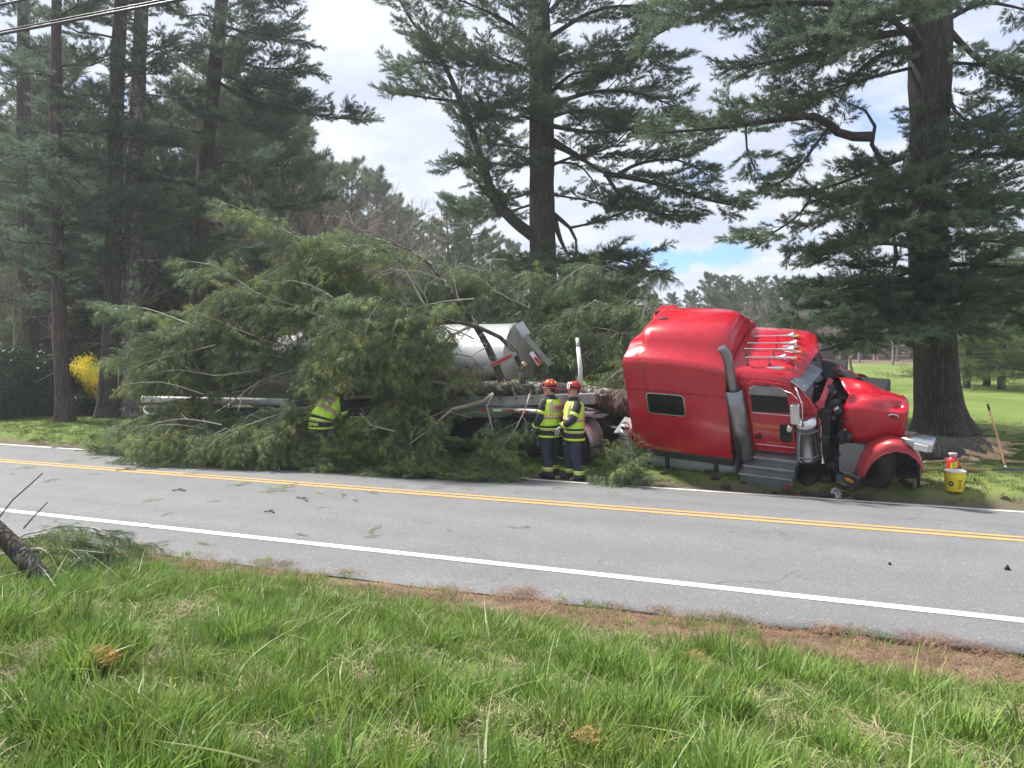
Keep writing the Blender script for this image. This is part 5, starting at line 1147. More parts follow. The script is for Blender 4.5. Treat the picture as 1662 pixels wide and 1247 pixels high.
for (px, Zz) in ((290, 18.9), (350, 18.4)):
    wheel('trailer_wheel', tank, Matrix.Translation(P(px, 552, Zz) - TB + Vector((0, 0, .53 - 2.5 - .1))) @ Matrix.Rotation(-ROAD_A, 4, 'Z'), R=.52, W=.5, hub='deep', rimm=ALU)
for s in (-8.4, -11.5):
    mb = MB(); mb.loft([[tk(s + r * math.cos(2 * math.pi * k / 20), 16.4 + r * math.sin(2 * math.pi * k / 20), z) for k in range(20)] for r, z in ((1.0, 1.2), (.2, .45), (.15, .35))]); mb.build('discharge_hopper', TANKM, tank, smooth=True, angle=50)

# ------------------------------------------------------------------ the pine that came down across the trailer
FW = P(930, 640, 16.0)
fp = thing('fallen_pine', 'fallen pine tree lying across the tanker trailer, its green branches spilling onto the road', 'tree', FW)
def fr(pts): return [P(*q) - FW for q in pts]
LOGR = bark_mat('lichen_log_bark', (.04, .034, .03), (.115, .10, .088), 1.1, .2)
mb = MB(); trunk_mesh(mb, fr([(1030, 656, 15.9), (1000, 652, 16.0), (930, 640, 16.1), (860, 633, 16.2), (800, 631, 16.3), (740, 632, 16.5), (680, 628, 16.8), (610, 640, 17.2), (540, 650, 17.6), (450, 655, 18.1), (340, 640, 18.7)]), [.30, .27, .21, .175, .165, .15, .135, .12, .10, .08, .05], 20, .09, 4, 0, .15)
mb.build('trunk', LOGR, fp, smooth=True)
CUT = mat('cut_wood', (.62, .43, .24), .7, var=.25, vscale=9, col2=(.72, .55, .34)); CUTO = mat('splintered_wood', (.52, .33, .19), .75, var=.35, vscale=5, col2=(.72, .55, .37))
def cut_face(px, py, Z, r, d=(0, -1, .15)):
    d = Vector(d).normalized(); mb = MB(); mb.lathe([(0, .012), (r * .6, .012), (r, .008), (r * 1.03, 0), (r, -.05)], P(px, py, Z) - FW, d, 18); o = mb.build('cut_face', CUT, fp, smooth=False)
    mb = MB()
    for k in range(3): mb.lathe([(r * (.25 + .25 * k), .0135), (r * (.28 + .25 * k), .0145), (r * (.31 + .25 * k), .0135)], P(px, py, Z) - FW, d, 18)
    mb.build('growth_ring', CUTO, o)
cut_face(815, 619, 15.95, .065, (.05, -1, -.1)); cut_face(851, 591, 16.1, .05, (.7, -1, .1))
rng = random.Random(9)
fF, fY = Fol(), Fol()
class MixFol:
    def __init__(s, py): s.py = py
    def add(s, p, d, sc): (fY if rng.random() < s.py else fF).add(p, d, sc)
explicit = [
    ([(815, 620, 16.0), (806, 595, 16.0), (790, 560, 16.0), (770, 525, 16.1), (745, 490, 16.2), (720, 455, 16.4), (698, 428, 16.6), (670, 409, 16.8), (621, 392, 17.0), (576, 379, 17.2), (531, 386, 17.4), (489, 392, 17.5), (463, 402, 17.6)], .085, .6, .60),
    ([(848, 632, 16.2), (846, 600, 16.1), (835, 570, 16.0), (812, 548, 15.9), (780, 533, 15.9), (740, 522, 15.8), (698, 511, 15.7), (655, 492, 15.6), (602, 481, 15.5), (565, 479, 15.4), (520, 492, 15.3)], .07, .6, .55),
    ([(560, 420, 17.3), (491, 388, 17.2), (436, 364, 17.2), (414, 349, 17.2), (376, 334, 17.2)], .03, .5, .35),
    ([(600, 540, 16.6), (504, 507, 16.6), (459, 490, 16.6), (412, 480, 16.6)], .05, .8, .2), ([(459, 490, 16.6), (414, 475, 16.7), (376, 447, 16.8), (346, 430, 16.9), (312, 425, 17.0)], .03, .5, .3),
    ([(560, 600, 17.3), (478, 581, 17.2), (421, 562, 17.2), (369, 549, 17.2), (316, 530, 17.3), (278, 515, 17.4), (237, 501, 17.5), (184, 496, 17.6)], .055, .8, .3),
    ([(372, 549, 17.2), (320, 547, 17.2), (274, 552, 17.2), (225, 567, 17.2), (184, 583, 17.2)], .025, .55, .2),
    ([(540, 590, 17.2), (480, 585, 17.0), (414, 571, 16.9), (372, 570, 16.9)], .05, .6, .3), ([(429, 500, 17.2), (369, 524, 17.2)], .035, 0, 2),
    ([(620, 645, 16.3), (570, 645, 16.2), (512, 658, 16.0), (470, 667, 15.9), (414, 686, 15.7), (350, 707, 15.5)], .045, .6, .4),
    ([(800, 640, 16.1), (784, 652, 15.9), (734, 664, 15.6), (712, 683, 15.4), (690, 703, 15.2), (664, 721, 15.0)], .045, .5, .5),
    ([(480, 600, 17.5), (400, 625, 17.3), (330, 640, 17.1), (260, 665, 17.0), (200, 690, 16.9)], .03, .45, .3), ([(470, 620, 17.6), (380, 600, 17.5), (300, 590, 17.5), (230, 600, 17.6)], .03, .6, .15),
    ([(700, 560, 16.2), (660, 545, 15.7), (610, 545, 15.4), (560, 560, 15.2)], .03, .7, .1), ([(770, 528, 15.9), (735, 545, 15.7), (700, 575, 15.5), (680, 610, 15.4)], .02, .5, .4),
    ([(795, 560, 16.0), (770, 575, 15.8), (745, 605, 15.7)], .015, .4, .5), ([(700, 515, 15.7), (675, 470, 15.9), (650, 430, 16.1), (600, 400, 16.3), (560, 395, 16.4)], .025, .5, .4),
    ([(800, 640, 16.0), (790, 660, 15.5), (800, 700, 15.3), (805, 740, 15.1)], .02, .3, .4), ([(860, 640, 16.0), (850, 670, 15.4), (835, 700, 15.1), (800, 745, 14.7)], .02, .3, .4)]
for pl, r0, sd, st in explicit:
    m = MB(); branch(m, MixFol(.25) if sd else None, fr(pl), r0, .007, sd, rng, st, .2, 1 if sd else 0, .05, 8, scale=1.0, sag=.5, flat=.6)
    m.build('limb', TWIG_PALE if r0 < .06 else LOGR, fp, smooth=True)
fills = [((520, 680, 490, 590), (15.3, 16.4), 18, .35), ((595, 690, 600, 690), (15.4, 16.2), 13, .3), ((245, 395, 515, 600), (16.6, 18.4), 17, .35), ((235, 470, 676, 712), (15.4, 17.0), 20, .35),
         ((480, 590, 530, 610), (16.6, 17.6), 10, .15), ((430, 620, 415, 480), (17.4, 19), 13, .3), ((650, 860, 410, 490), (19.5, 21.5), 14, .05), ((320, 460, 445, 520), (16.8, 18.0), 9, .35), ((450, 560, 400, 460), (16.8, 17.6), 6, .35),
         ((880, 1040, 410, 550), (20.5, 23.5), 18, .05), ((870, 930, 500, 600), (18.5, 20.5), 6, .1), ((970, 1010, 580, 625), (17.5, 18.5), 4, .1), ((935, 1040, 470, 590), (18.8, 21.5), 12, .1)]
m = MB()
bare = [[(640, 392, 16.6), (600, 375, 16.3), (560, 372, 16.1)], [(690, 420, 16.3), (640, 400, 16.0), (590, 398, 15.7), (540, 410, 15.5)], [(720, 455, 16.1), (680, 440, 15.8), (640, 440, 15.6), (600, 455, 15.4)], [(700, 515, 15.5), (690, 480, 15.4), (670, 450, 15.4)], [(745, 490, 16.0), (735, 450, 16.0), (745, 410, 16.0)],
        [(770, 525, 15.9), (740, 560, 15.7), (700, 600, 15.5), (672, 640, 15.4)], [(760, 530, 15.8), (725, 548, 15.6), (690, 585, 15.4)], [(790, 560, 15.8), (745, 540, 15.6), (705, 545, 15.5)], [(655, 492, 15.3), (640, 530, 15.2), (632, 575, 15.1)], [(680, 505, 15.4), (665, 540, 15.3), (660, 580, 15.2)], [(620, 484, 15.2), (600, 515, 15.1), (590, 555, 15.0)],
        [(480, 600, 16.6), (420, 620, 16.2), (380, 650, 15.9), (350, 670, 15.7)], [(460, 565, 16.6), (400, 540, 16.5), (350, 520, 16.5), (300, 500, 16.6)], [(420, 600, 16.4), (350, 610, 16.2), (290, 600, 16.2), (240, 610, 16.3)], [(350, 560, 16.5), (290, 575, 16.4), (230, 590, 16.4), (190, 610, 16.5)], [(500, 560, 16.4), (455, 520, 16.4), (430, 480, 16.4)],
        [(560, 500, 15.4), (520, 470, 15.4), (470, 455, 15.5), (430, 462, 15.6)], [(360, 690, 15.2), (300, 680, 15.2), (240, 690, 15.3), (195, 705, 15.4)], [(330, 640, 16.0), (260, 620, 16.0), (200, 625, 16.1)], [(640, 700, 14.9), (600, 690, 14.8), (585, 670, 14.8)], [(860, 500, 18.5), (800, 470, 18.4), (760, 430, 18.4)], [(600, 385, 16.6), (560, 355, 16.6), (530, 350, 16.6)]]
bm2 = MB()
for q in bare: branch(bm2, None, fr(q), .013, .004, .55, rng, .15, .16, 1, .15, 5, sag=.1, flat=.8)
bm2.build('bare_twigs', TWIG_PALE, fp, kind='stuff', fix=False)
for (x0, x1, y0, y1), (z0, z1), cnt, fy in fills:
    for k in range(cnt):
        px, py, Zz = rng.uniform(x0, x1), rng.uniform(y0, y1), rng.uniform(z0, z1)
        if 395 < px < 470 and 545 < py < 640 and rng.random() < .75: continue
        if 480 < px < 612 and 580 < py: continue
        t = P(px, py, Zz) - FW; a = t + Vector((rng.uniform(.5, 1.3), rng.uniform(.1, .8), rng.uniform(-.5, .35)))
        q = [a, (a + t) / 2 + Vector((0, 0, rng.uniform(0, .25))), t + Vector((0, 0, -.1)), t + Vector((-.35, -.1, -.35))]
        branch(m, MixFol(fy), q, .018, .005, .48, rng, .15, .19, 1, 0, 5, scale=1.0, sag=.8, flat=.8)
m.build('small_branches', TWIG_PALE, fp, kind='stuff', smooth=False, fix=False)
fF.build('crown', SPR_F, fp, rng); fY.build('sunlit_yellow_needles', SPR_Y, fp, rng)

# torn boughs heaped on the verge and the far lane, each its own thing
def bough(px, py, L, hgt, label, seed, yaw=None, fy=.5, dens=1.0, group='torn pine boughs heaped along the far lane', w=.6, Zo=None):
    r = random.Random(seed); g = P(px, py, 14) - Vector((0, 0, CAMH)); d = _ray(px, py); t = (-.12 - CAMH) / d.z; b = Vector((0, 0, CAMH)) + d * t; s, p = sp_of(b.x, b.y); b.z = max(G(b.x, b.y), road_z(p) if p < 14.4 else -9)
    root = thing('pine_bough', label, 'branch', b, 0, group); m = MB(); f1, f2 = Fol(), Fol()
    class MF:
        def add(s_, p_, d_, sc): 
            q = Vector(p_); q.z = max(q.z, .02); (f2 if r.random() < fy else f1).add(q, d_, sc)
    yaw = yaw if yaw is not None else r.uniform(2.6, 3.8)
    for k in range(3):
        a = yaw + r.gauss(0, .35); dv = Vector((math.cos(a), math.sin(a), 0)); off = Vector((r.gauss(0, .15), r.gauss(0, .15), .05))
        q = [off - dv * L * .5, off + Vector((0, 0, hgt * r.uniform(.6, 1))), off + dv * L * .5 + Vector((0, 0, hgt * r.uniform(.1, .8)))]
        branch(m, MF(), q, .018, .005, w, r, .08, .16 / dens, 1, .12, 5, scale=.95, sag=.1, flat=.9)
    m.build('twigs', TWIG_PALE, root, kind='stuff', fix=False); f1.build('needles', SPR_F, root, r); f2.build('sunlit_yellow_needles', SPR_Y, root, r); return root
bl = [(225, 738, 'leftmost bough of the heap, lying flat where the road meets the verge', 1.6, .15, .35), (290, 735, 'bough near the left end of the heap below the white tube', 1.7, .45, .45), (345, 745, 'pale tipped bough sticking up left of the bending firefighter', 1.6, .50, .8), (400, 752, 'bough in the heap two steps left of the bending firefighter', 1.6, .5, .75),
      (455, 757, 'bright yellow green bough just left of the bending firefighter', 1.6, .6, .85), (515, 762, 'bright bough lying in front of the bending firefighter', 1.6, .8, .85), (570, 765, 'bough just right of the bending firefighter', 1.6, .5, .8), (622, 770, 'spread bough lying nearly flat beside the double yellow line', 1.7, .25, .5),
      (675, 774, 'darker bough below the hanging foliage', 1.6, .25, .35), (725, 772, 'bough on the road edge below the trailer skirt', 1.4, .22, .35), (775, 778, 'bough lying in front of the forward drive wheel', 1.4, .18, .35), (826, 776, 'bough lying left of the two standing firefighters', 1.1, .16, .3),
      (1000, 778, 'small green bough lying between the firefighters and the fuel tank', .9, .35, .25), (845, 748, 'bough hanging before the wheel beside the standing firefighters', 1.0, .5, .1)]
for i, (x, y, lab, Ln, hg, fy) in enumerate(bl):
    bo = bough(x, y - (6 if i < 8 else 2), Ln * .8, hg * .85, lab, 50 + i, fy=fy, w=.42 if i < 12 else .3)
    if 7 <= i <= 11: bo.scale = (.85, .8, .5)

# ------------------------------------------------------------------ shattered log beside the big pine
lb = P(1540, 752, 16.2); lb.z = G(lb.x, lb.y)
lg = thing('broken_log', 'thick broken log with torn orange wood lying at the foot of the big right pine', 'log', lb)
def lr(px, py, Z): return P(px, py, Z) - lb
mb = MB(); rnd = random.Random(3); pts = [lr(1405, 716, 15.6), lr(1450, 722, 15.8), lr(1500, 730, 16.0), (lr(1550, 735, 16.2)), lr(1592, 736, 16.4)]
def lj(i, k, a, p, r): return r * (1 + .09 * mnoise.noise(Vector((math.cos(a) * 3, math.sin(a) * 3, i * .35))) + .05 * mnoise.noise(Vector((math.cos(a) * 9, math.sin(a) * 9, i * .8))))
R_ = resample(pts, .08); mb.tube(R_, [.32] * len(R_), 32, True, jitter=lj); mb.build('bark', bark_mat('dark_log_bark', (.055, .05, .047), (.16, .145, .135), 1.2, 0), lg, smooth=True)
def shard(mb, a, b, w, t, tw, r):
    a = Vector(a); b = Vector(b); d = (b - a).normalized(); x = d.orthogonal().normalized(); x.rotate(Quaternion(d, tw)); y = d.cross(x); secs = []
    for k in range(6):
        u = k / 5; ww = w * (1 - u ** 2) * r.uniform(.8, 1.15) + .004; tt = t * (1 - u * .8); c = a.lerp(b, u) + x * r.gauss(0, w * .1) + y * (.05 * math.sin(u * 3) * (b - a).length)
        secs.append([c + x * ww, c + y * tt + x * ww * r.uniform(.1, .4), c - x * ww, c - y * tt])
    mb.loft(secs)
ends = [((1545, 745, 15.9), (1618, 757, 15.9)), ((1560, 735, 15.95), (1628, 748, 15.8)), ((1585, 722, 16.5), (1645, 722, 16.9)), ((1585, 730, 16.3), (1650, 738, 16.3)), ((1590, 728, 16.1), (1612, 733, 15.9)), ((1580, 742, 16.0), (1648, 762, 15.7)), ((1590, 735, 16.2), (1658, 742, 16.4)),
        ((1585, 748, 15.9), (1632, 765, 15.5)), ((1590, 726, 16.6), (1655, 730, 16.9)), ((1575, 748, 16.0), (1660, 765, 15.9)), ((1540, 752, 15.7), (1580, 762, 15.4)), ((1570, 752, 15.8), (1602, 764, 15.4)), ((1600, 740, 16.0), (1640, 752, 15.9)), ((1530, 750, 15.8), (1592, 745, 15.9)), ((1595, 720, 16.8), (1640, 719, 17.0))]
for i, (a, b) in enumerate(ends):
    mb = MB(); shard(mb, lr(*a), lr(*b), rnd.uniform(.09, .20), rnd.uniform(.03, .07), rnd.uniform(.6, 1.6), rnd); mb.build('splinter', CUTO if i % 3 else CUT, lg, smooth=False)
SPL = []
for i, (px, py, L_, yaw, lab) in enumerate([(1478, 767, .5, .1, 'pale wood splinter on the grass right under the crushed fender'), (1510, 768, .45, -.1, 'thin pale wood splinter left of the yellow bucket'), (1520, 757, .55, .1, 'pinkish slab of wood below the log, left of the red jug'), (1568, 762, .5, .2, 'pinkish wood slab just right of the red jug'), (1630, 800, .12, .4, 'tiny white chip on the grass right of the bucket'), (1660, 758, .6, -.3, 'large torn slab of wood at the right edge of the picture'), (1496, 789, .3, 0, 'short grey broken block beside the bumper remains'), (1586, 769, .5, -.4, 'curled splinter on the grass in front of the log'), (1648, 728, .7, .1, 'long splinter reaching onto the lawn behind the broom')]):
    d = _ray(px, py); t = (-.03 - CAMH) / d.z; b = Vector((0, 0, CAMH)) + d * t; b.z = G(b.x, b.y) + .05
    mb = MB(); shard(mb, (-L_ / 2, 0, 0), (L_ / 2, .05, .03), rnd.uniform(.05, .08), .025, 1.3, rnd); o = mb.build('wood_splinter', CUT, None); o.location = b; o.rotation_euler = (0, 0, yaw); tag(o, lab, 'splinter', 'loose splinters on the grass')

# ------------------------------------------------------------------ small things near the wreck
def gpt(px, py, z0=-.06):
    d = _ray(px, py); b = None
    z = z0
    for k in range(12): t = (z - CAMH) / d.z; b = Vector((0, 0, CAMH)) + d * t; s, p = sp_of(b.x, b.y); z = max(G(b.x, b.y), road_z(p) if 6.95 < p < 14.4 else -9)
    b.z = z; return b
YEL = mat('yellow_plastic', (.80, .66, .03), .35, var=.08); WHP = mat('white_plastic', (.75, .75, .73), .4, var=.08); REDP = mat('red_plastic', (.55, .02, .03), .35, var=.1)
b = gpt(1549, 794); bk = thing('bucket', 'yellow plastic bucket with black emblems standing on the grass before the log', 'bucket', b)
mb = MB(); mb.lathe([(0, 0), (.135, 0), (.14, .01), (.158, .24), (.163, .245), (.163, .262), (.158, .267), (.160, .31), (.166, .315), (.166, .33), (.155, .33), (.150, .30), (.14, .03), (0, .03)], (0, 0, 0), (0, 0, 1), 40); mb.build('pail', YEL, bk, smooth=True, angle=40)
mb = MB(); mb.lathe([(0, .325), (.15, .325), (.168, .330), (.172, .345), (.165, .352), (.15, .345), (0, .343)], (0, 0, 0), (0, 0, 1), 40); mb.build('lid', WHP, bk, smooth=True, angle=40)
BLK = mat('black_print', (.02, .018, .02), .5, var=.1)
for x, m_ in ((-.115, mat('brown_print', (.10, .03, .02), .5)), (.125, BLK)):
    y = -math.sqrt(.149 ** 2 - x * x); a = math.atan2(x, -y); M = Matrix.Rotation(a, 3, 'Z'); mb = MB(); mb.ell((x * 1.015, y * 1.015, .14), (.040, .006, .048), M=M); e_ = mb.build('print_emblem', m_, bk, smooth=True)
    mb = MB(); mb.ell((x * 1.03, y * 1.03 - .001, .14), (.014, .006, .014), M=M); mb.build('emblem_centre', WHP, e_, smooth=True)
mb = MB()
for z, w in ((.20, .07), (.185, .055), (.165, .03), (.14, .04), (.115, .035), (.09, .045), (.065, .03)): mb.box((.005, -.150 - .02 * (z - .14), z), (w, .006, .010))
mb.build('print_lines', BLK, bk)
b = gpt(1561, 787); b += Vector((0, .30, 0)); jg = thing('red_jug', 'red plastic jug with a yellow label standing behind the yellow bucket', 'jug', b)
mb = MB(); mb.lathe([(0, 0), (.09, 0), (.10, .02), (.10, .36), (.09, .41), (.05, .44), (.045, .46), (0, .46)], (0, 0, 0), (0, 0, 1), 28); mb.build('jug_body', REDP, jg, smooth=True, angle=50)
mb = MB(); mb.sheet([[Vector((math.sin(a) * .102, -math.cos(a) * .102, z + .35 * a * .1)) for a in np.linspace(-.9, .35, 8)] for z in (.27, .38)]); o = mb.build('label', YEL, jg, smooth=True)
mb = MB(); mb.lathe([(.05, .45), (.055, .46), (.075, .50), (.075, .52), (.04, .525), (0, .525)], (0, 0, 0), (0, 0, 1), 20); mb.build('cap', mat('clear_cap', (.55, .42, .42), .2, var=.1), jg, smooth=True)
b = gpt(1634, 766); br_ = thing('push_broom', 'push broom with an orange wooden handle leaning upright before the torn wood', 'broom', b)
hw = mat('orange_wood_handle', (.50, .24, .12), .45, var=.2, vscale=6)
tp = P(1603, 656, 15.3) - b; mb = MB(); mb.tube(resample([Vector((-.02, 0, .06)), tp * .5 + Vector((.01, 0, 0)), tp * .9], .2), .019, 10); mb.build('handle', hw, br_, smooth=True)
mb = MB(); mb.tube([tp * .9, tp], [.021, .019], 10); mb.build('grip', BLACK, br_, smooth=True)
mb = MB(); mb.box((.03, 0, .04), (.62, .07, .035)); mb.build('broom_head', DARKG, br_, bevel=.008); mb = MB(); mb.box((.03, -.04, .015), (.60, .01, .04)); mb.build('scraper_edge', ALU, br_); mb = MB(); mb.tube([(-.02, 0, .05), (-.03, 0, .12)], [.03, .022], 10); mb.build('socket', ALU, br_, smooth=True)
b = gpt(1357, 806); hb = thing('wheel_hub_cap', 'silver round hub ornament lying on the dirt at the edge of the road', 'hub cap', b + Vector((0, 0, .06)))
hb.rotation_euler = (math.radians(62), 0, .2)
mb = MB(); mb.lathe([(.045, .0), (.05, .02), (.095, .015), (.10, 0), (.095, -.01), (.04, -.01), (.045, 0)], (0, 0, 0), (0, 0, 1), 32); mb.lathe([(0, .0), (.03, .0), (.035, -.02)], (0, 0, 0), (0, 0, 1), 20); mb.build('hub_disc', ALU, hb, smooth=True, angle=35)
for k in range(10):
    a = 2 * math.pi * k / 10; mb = MB(); mb.box((.074 * math.cos(a), .074 * math.sin(a), .02), (.035, .016, .012), Matrix.Rotation(a, 3, 'Z')); mb.build('hub_rib', CHROME, hb)
b = gpt(942, 700); p0 = P(943, 614, 18.2); p0.z = G(p0.x, p0.y); pst = thing('white_post', 'slim white post standing behind the fallen trunk, just right of the firefighters', 'post', p0)
t0 = P(937, 549, 18.4) - p0; mb = MB(); u = P(942, 600, 18.2) - p0; mb.tube([Vector((0, 0, -.1)), u * 1.0, u.lerp(t0, .7)], [.045, .055, .05], 14); mb.build('post_shaft', WHP, pst, smooth=True); mb = MB(); mb.tube([u.lerp(t0, .7), u.lerp(t0, .72), t0], [.036, .045, .045], 14); mb.build('post_top', mat('grey_white_plastic', (.5, .52, .52), .5), pst, smooth=True)

# sprigs, twigs and cones dropped on the asphalt
rs = random.Random(12)
def sprig_src(seed, protos):
    r = random.Random(seed); m = MB(); f = Fol(); q = [Vector((-.15, 0, .015)), Vector((0, .01, .03)), Vector((.15, -.01, .02))]; m.tube(q, [.005, .004, .003], 4)
    vs, fs = [], []
    for k in range(70):
        b = Vector((r.uniform(-.05, .17), r.gauss(0, .012), .02)); d = Vector((r.uniform(.3, 1), r.gauss(0, .7), r.uniform(-.05, .45))).normalized(); sd = d.cross(Vector((0, .3, 1))).normalized() * .0022; l = r.uniform(.05, .10); i = len(vs); vs += [b - sd, b + sd, b + d * l]; fs.append((i, i + 1, i + 2))
    return m, vs, fs
srcs = []
for i in range(3):
    m, vs, fs = sprig_src(60 + i, None); me = bpy.data.meshes.new('pine_sprig'); m.add(vs, fs, 1); me.from_pydata(m.v, [], m.f); me.materials.append(TWIG_PALE); me.materials.append(NEEDLE_Y if i else NEEDLE_F); me.polygons.foreach_set('material_index', m.mi); srcs.append(me)
spots = [(458, 797, 1.8), (470, 790, 1.4), (400, 786, 1.2), (380, 789, 1.0), (430, 800, .9), (520, 801, .9), (556, 805, 1.1), (600, 863, .8), (612, 857, .9), (607, 872, .8), (250, 813, 1.0), (273, 835, .7), (238, 856, .8), (336, 884, 1.0), (258, 882, .8), (485, 868, .8), (848, 857, .7), (828, 855, .7), (40, 761, 1.2), (85, 781, 1.1), (20, 770, .8), (180, 752, 1.2), (222, 757, 1.2), (150, 770, .8), (310, 770, 1.0), (600, 800, 1.0), (650, 792, 1.0), (700, 793, 1.2), (755, 795, .9), (835, 800, .8), (905, 794, 1.1), (975, 792, 1.0), (990, 800, .8), (730, 862, .6), (300, 905, .9), (110, 750, 1.2), (160, 745, 1.4), (345, 815, .7), (520, 825, .6), (575, 812, .9)]
for i, (px, py, sc) in enumerate(spots):
    o = link(bpy.data.objects.new('pine_sprig', srcs[i % 3])); g = gpt(px, py); o.location = g; o.rotation_euler = (0, 0, rs.uniform(0, 6.28)); o.scale = (sc * .9,) * 3; tag(o, 'one of the small green pine sprigs scattered over the asphalt', 'sprig', 'pine sprigs dropped on the road')
srcs2 = []
for (px, py, L_, yaw, lab) in [(205, 764, .35, .5, 'dark curl of bark lying on the double yellow line at the left'), (290, 798, .22, .1, 'short dark twig on the near lane, left half'), (437, 833, .16, -.2, 'small dark twig near the middle of the near lane'), (490, 812, .35, -.8, 'thin forked twig beside the yellow line'), (150, 733, .9, 0, 'long dark stick on the far white line at the left'), (100, 728, .5, .1, 'short dark stick on the dirt edge at the far left'), (70, 722, .3, .3, 'little heap of dark bark at the far edge of the road')]:
    g = gpt(px, py); mb = MB(); mb.tube(resample([Vector((-L_ / 2, 0, .02)), Vector((0, .03, .025)), Vector((L_ / 2, 0, .012))], .05), .009, 6); mb.tube([Vector((0, .02, .04)), Vector((L_ * .2, .08, .03))], [.008, .004], 4); o = mb.build('twig', TWIG, None, smooth=True); o.location = g; o.rotation_euler = (0, 0, yaw); tag(o, lab, 'twig')
for (px, py, lab) in [(1635, 925, 'small black pine cone on the near lane at the right edge'), (1444, 917, 'tiny dark fragment on the near lane, right side')]:
    g = gpt(px, py); mb = MB(); r_ = .035 if px > 1500 else .02
    for k in range(5): mb.lathe([(r_ * .3, 0), (r_ * (1 - .15 * k), .008), (r_ * .3, .014)], (0, 0, .008 * k * (r_ / .03)), (0, 0, 1), 9)
    o = mb.build('pine_cone', BLACK, None); o.location = g; tag(o, lab, 'pine cone')

# clods of torn earth between the steps and the front wheel
SOIL = mat('torn_earth', (.045, .032, .024), .95, var=.5, vscale=7, bump=.8, bscale=25)
mb = MB(); r = random.Random(8)
for k in range(90):
    px = r.uniform(1040, 1420); py = np.interp(px, [1040, 1200, 1420], [770, 790, 805]) + r.uniform(-14, 6) + (0 if px > 1280 else 0)
    if px < 1250 and r.random() < .6: continue
    g = gpt(px, py); s_ = r.uniform(.03, .11); mb.ell(g + Vector((0, 0, s_ * .2)), (s_, s_ * .8, s_ * .6), 7, 5)
for k in range(26): g = gpt(r.uniform(1300, 1350), r.uniform(768, 792)); s_ = r.uniform(.08, .16); mb.ell(g, (s_, s_, s_ * .9), 8, 6)
o = mb.build('torn_earth', SOIL, None, smooth=True, kind='stuff'); o['label'] = 'dark torn up earth along the verge under the cab'

# ------------------------------------------------------------------ near left: broken trunk, twigs and a dropped branch
b = gpt(97, 965, .2); st_ = thing('leaning_trunk', 'short lichen covered trunk leaning out of the grass at the lower left', 'log', b)
a = P(-40, 825, 6.2) - b; mb = MB(); trunk_mesh(mb, [Vector((.06, 0, -.12)), a * .5 + Vector((.02, 0, -.02)), a], [.085, .07, .065], 26, .14, 2, 0, .03); mb.build('trunk', bark_mat('lichen_stump_bark', (.045, .038, .033), (.14, .12, .105), 2.2, .2), st_, smooth=True)
for pts in ([(-8, 850, 6.4), (20, 812, 6.5), (45, 790, 6.55), (69, 768, 6.6)], [(38, 858, 6.6), (58, 835, 6.7), (77, 815, 6.75)]):
    mb = MB(); mb.tube(resample([P(*q) - b for q in pts], .08), .0065, 6); mb.build('shoot', mat('reddish_shoot', (.16, .09, .07), .7), st_, smooth=True)
b = gpt(120, 905, .1); db = thing('dropped_branch', 'green pine branch lying on the near bank beside the leaning trunk', 'branch', b); m = MB(); f = Fol(); f2 = Fol(); r = random.Random(31)
class MF2:
    def add(s_, p_, d_, sc): (f2 if r.random() < .3 else f).add(p_, d_, sc)
for pl in ([(-20, 905, 6.9), (40, 868, 7.0), (100, 854, 7.1), (150, 857, 7.2), (182, 870, 7.25)], [(-10, 880, 7.3), (60, 872, 7.3), (130, 880, 7.3), (205, 888, 7.3)], [(0, 900, 6.8), (60, 890, 6.9), (120, 893, 7.0), (170, 898, 7.0)]):
    branch(m, MF2(), [P(*q) - b for q in pl], .012, .004, .32, r, .15, .13, 1, .0, 6, scale=.62, sag=.6, flat=.5)
m.build('twigs', TWIG_PALE, db, kind='stuff', fix=False); f.build('needles', SPR_F, db, r); f2.build('sunlit_yellow_needles', SPR_Y, db, r)
DEADN = mat('dead_orange_needles', (.52, .30, .10), .7, var=.3, per_inst=.4); 
for (px, py, lab, sc) in ((160, 1095, 'tuft of dead orange pine needles in the grass at the lower left', .9), (205, 1060, 'smaller dead orange needle tuft above the other in the grass', .55), (945, 1225, 'dead orange needle tuft near the bottom centre', .7), (1125, 1085, 'dead tan needle sprig in the grass, centre right', .8)):
    g = gpt(px, py, .6); r2 = random.Random(px); mb = MB()
    for k in range(int(150 * sc)):
        c = Vector((r2.gauss(0, .05), r2.gauss(0, .03), r2.gauss(.08, .03))) * sc; d = Vector((r2.gauss(.4, .6), r2.gauss(0, .6), r2.gauss(.5, .4))).normalized(); x = d.orthogonal().normalized() * .0022; mb.add([c - x, c + x, c + d * .07], [(0, 1, 2)])
    o = mb.build('dead_needles', DEADN, None, fix=False); o.location = g; tag(o, lab, 'pine needles', kind='stuff')

# ------------------------------------------------------------------ overhead cables
CAB = mat('black_cable', (.03, .032, .035), .4, var=.1)
for i, (y, dz, rr, lab) in enumerate(((56, 0, .022, 'lower and thicker overhead cable crossing the upper left corner'), (51, .0, .012, 'thin cable strapped along the top of the thick overhead cable'), (8, 0, .018, 'highest overhead cable cutting the very corner of the picture'))):
    p0 = P(0, y, 12); mb = MB(); mb.tube([p0 + RD * s + Vector((0, 0, .0006 * (s - 4) ** 2 - .0096)) for s in np.arange(-45, 36, 3.)], rr, 8); o = mb.build('overhead_cable', CAB, None, smooth=True); tag(o, lab, 'cable', 'overhead cables')

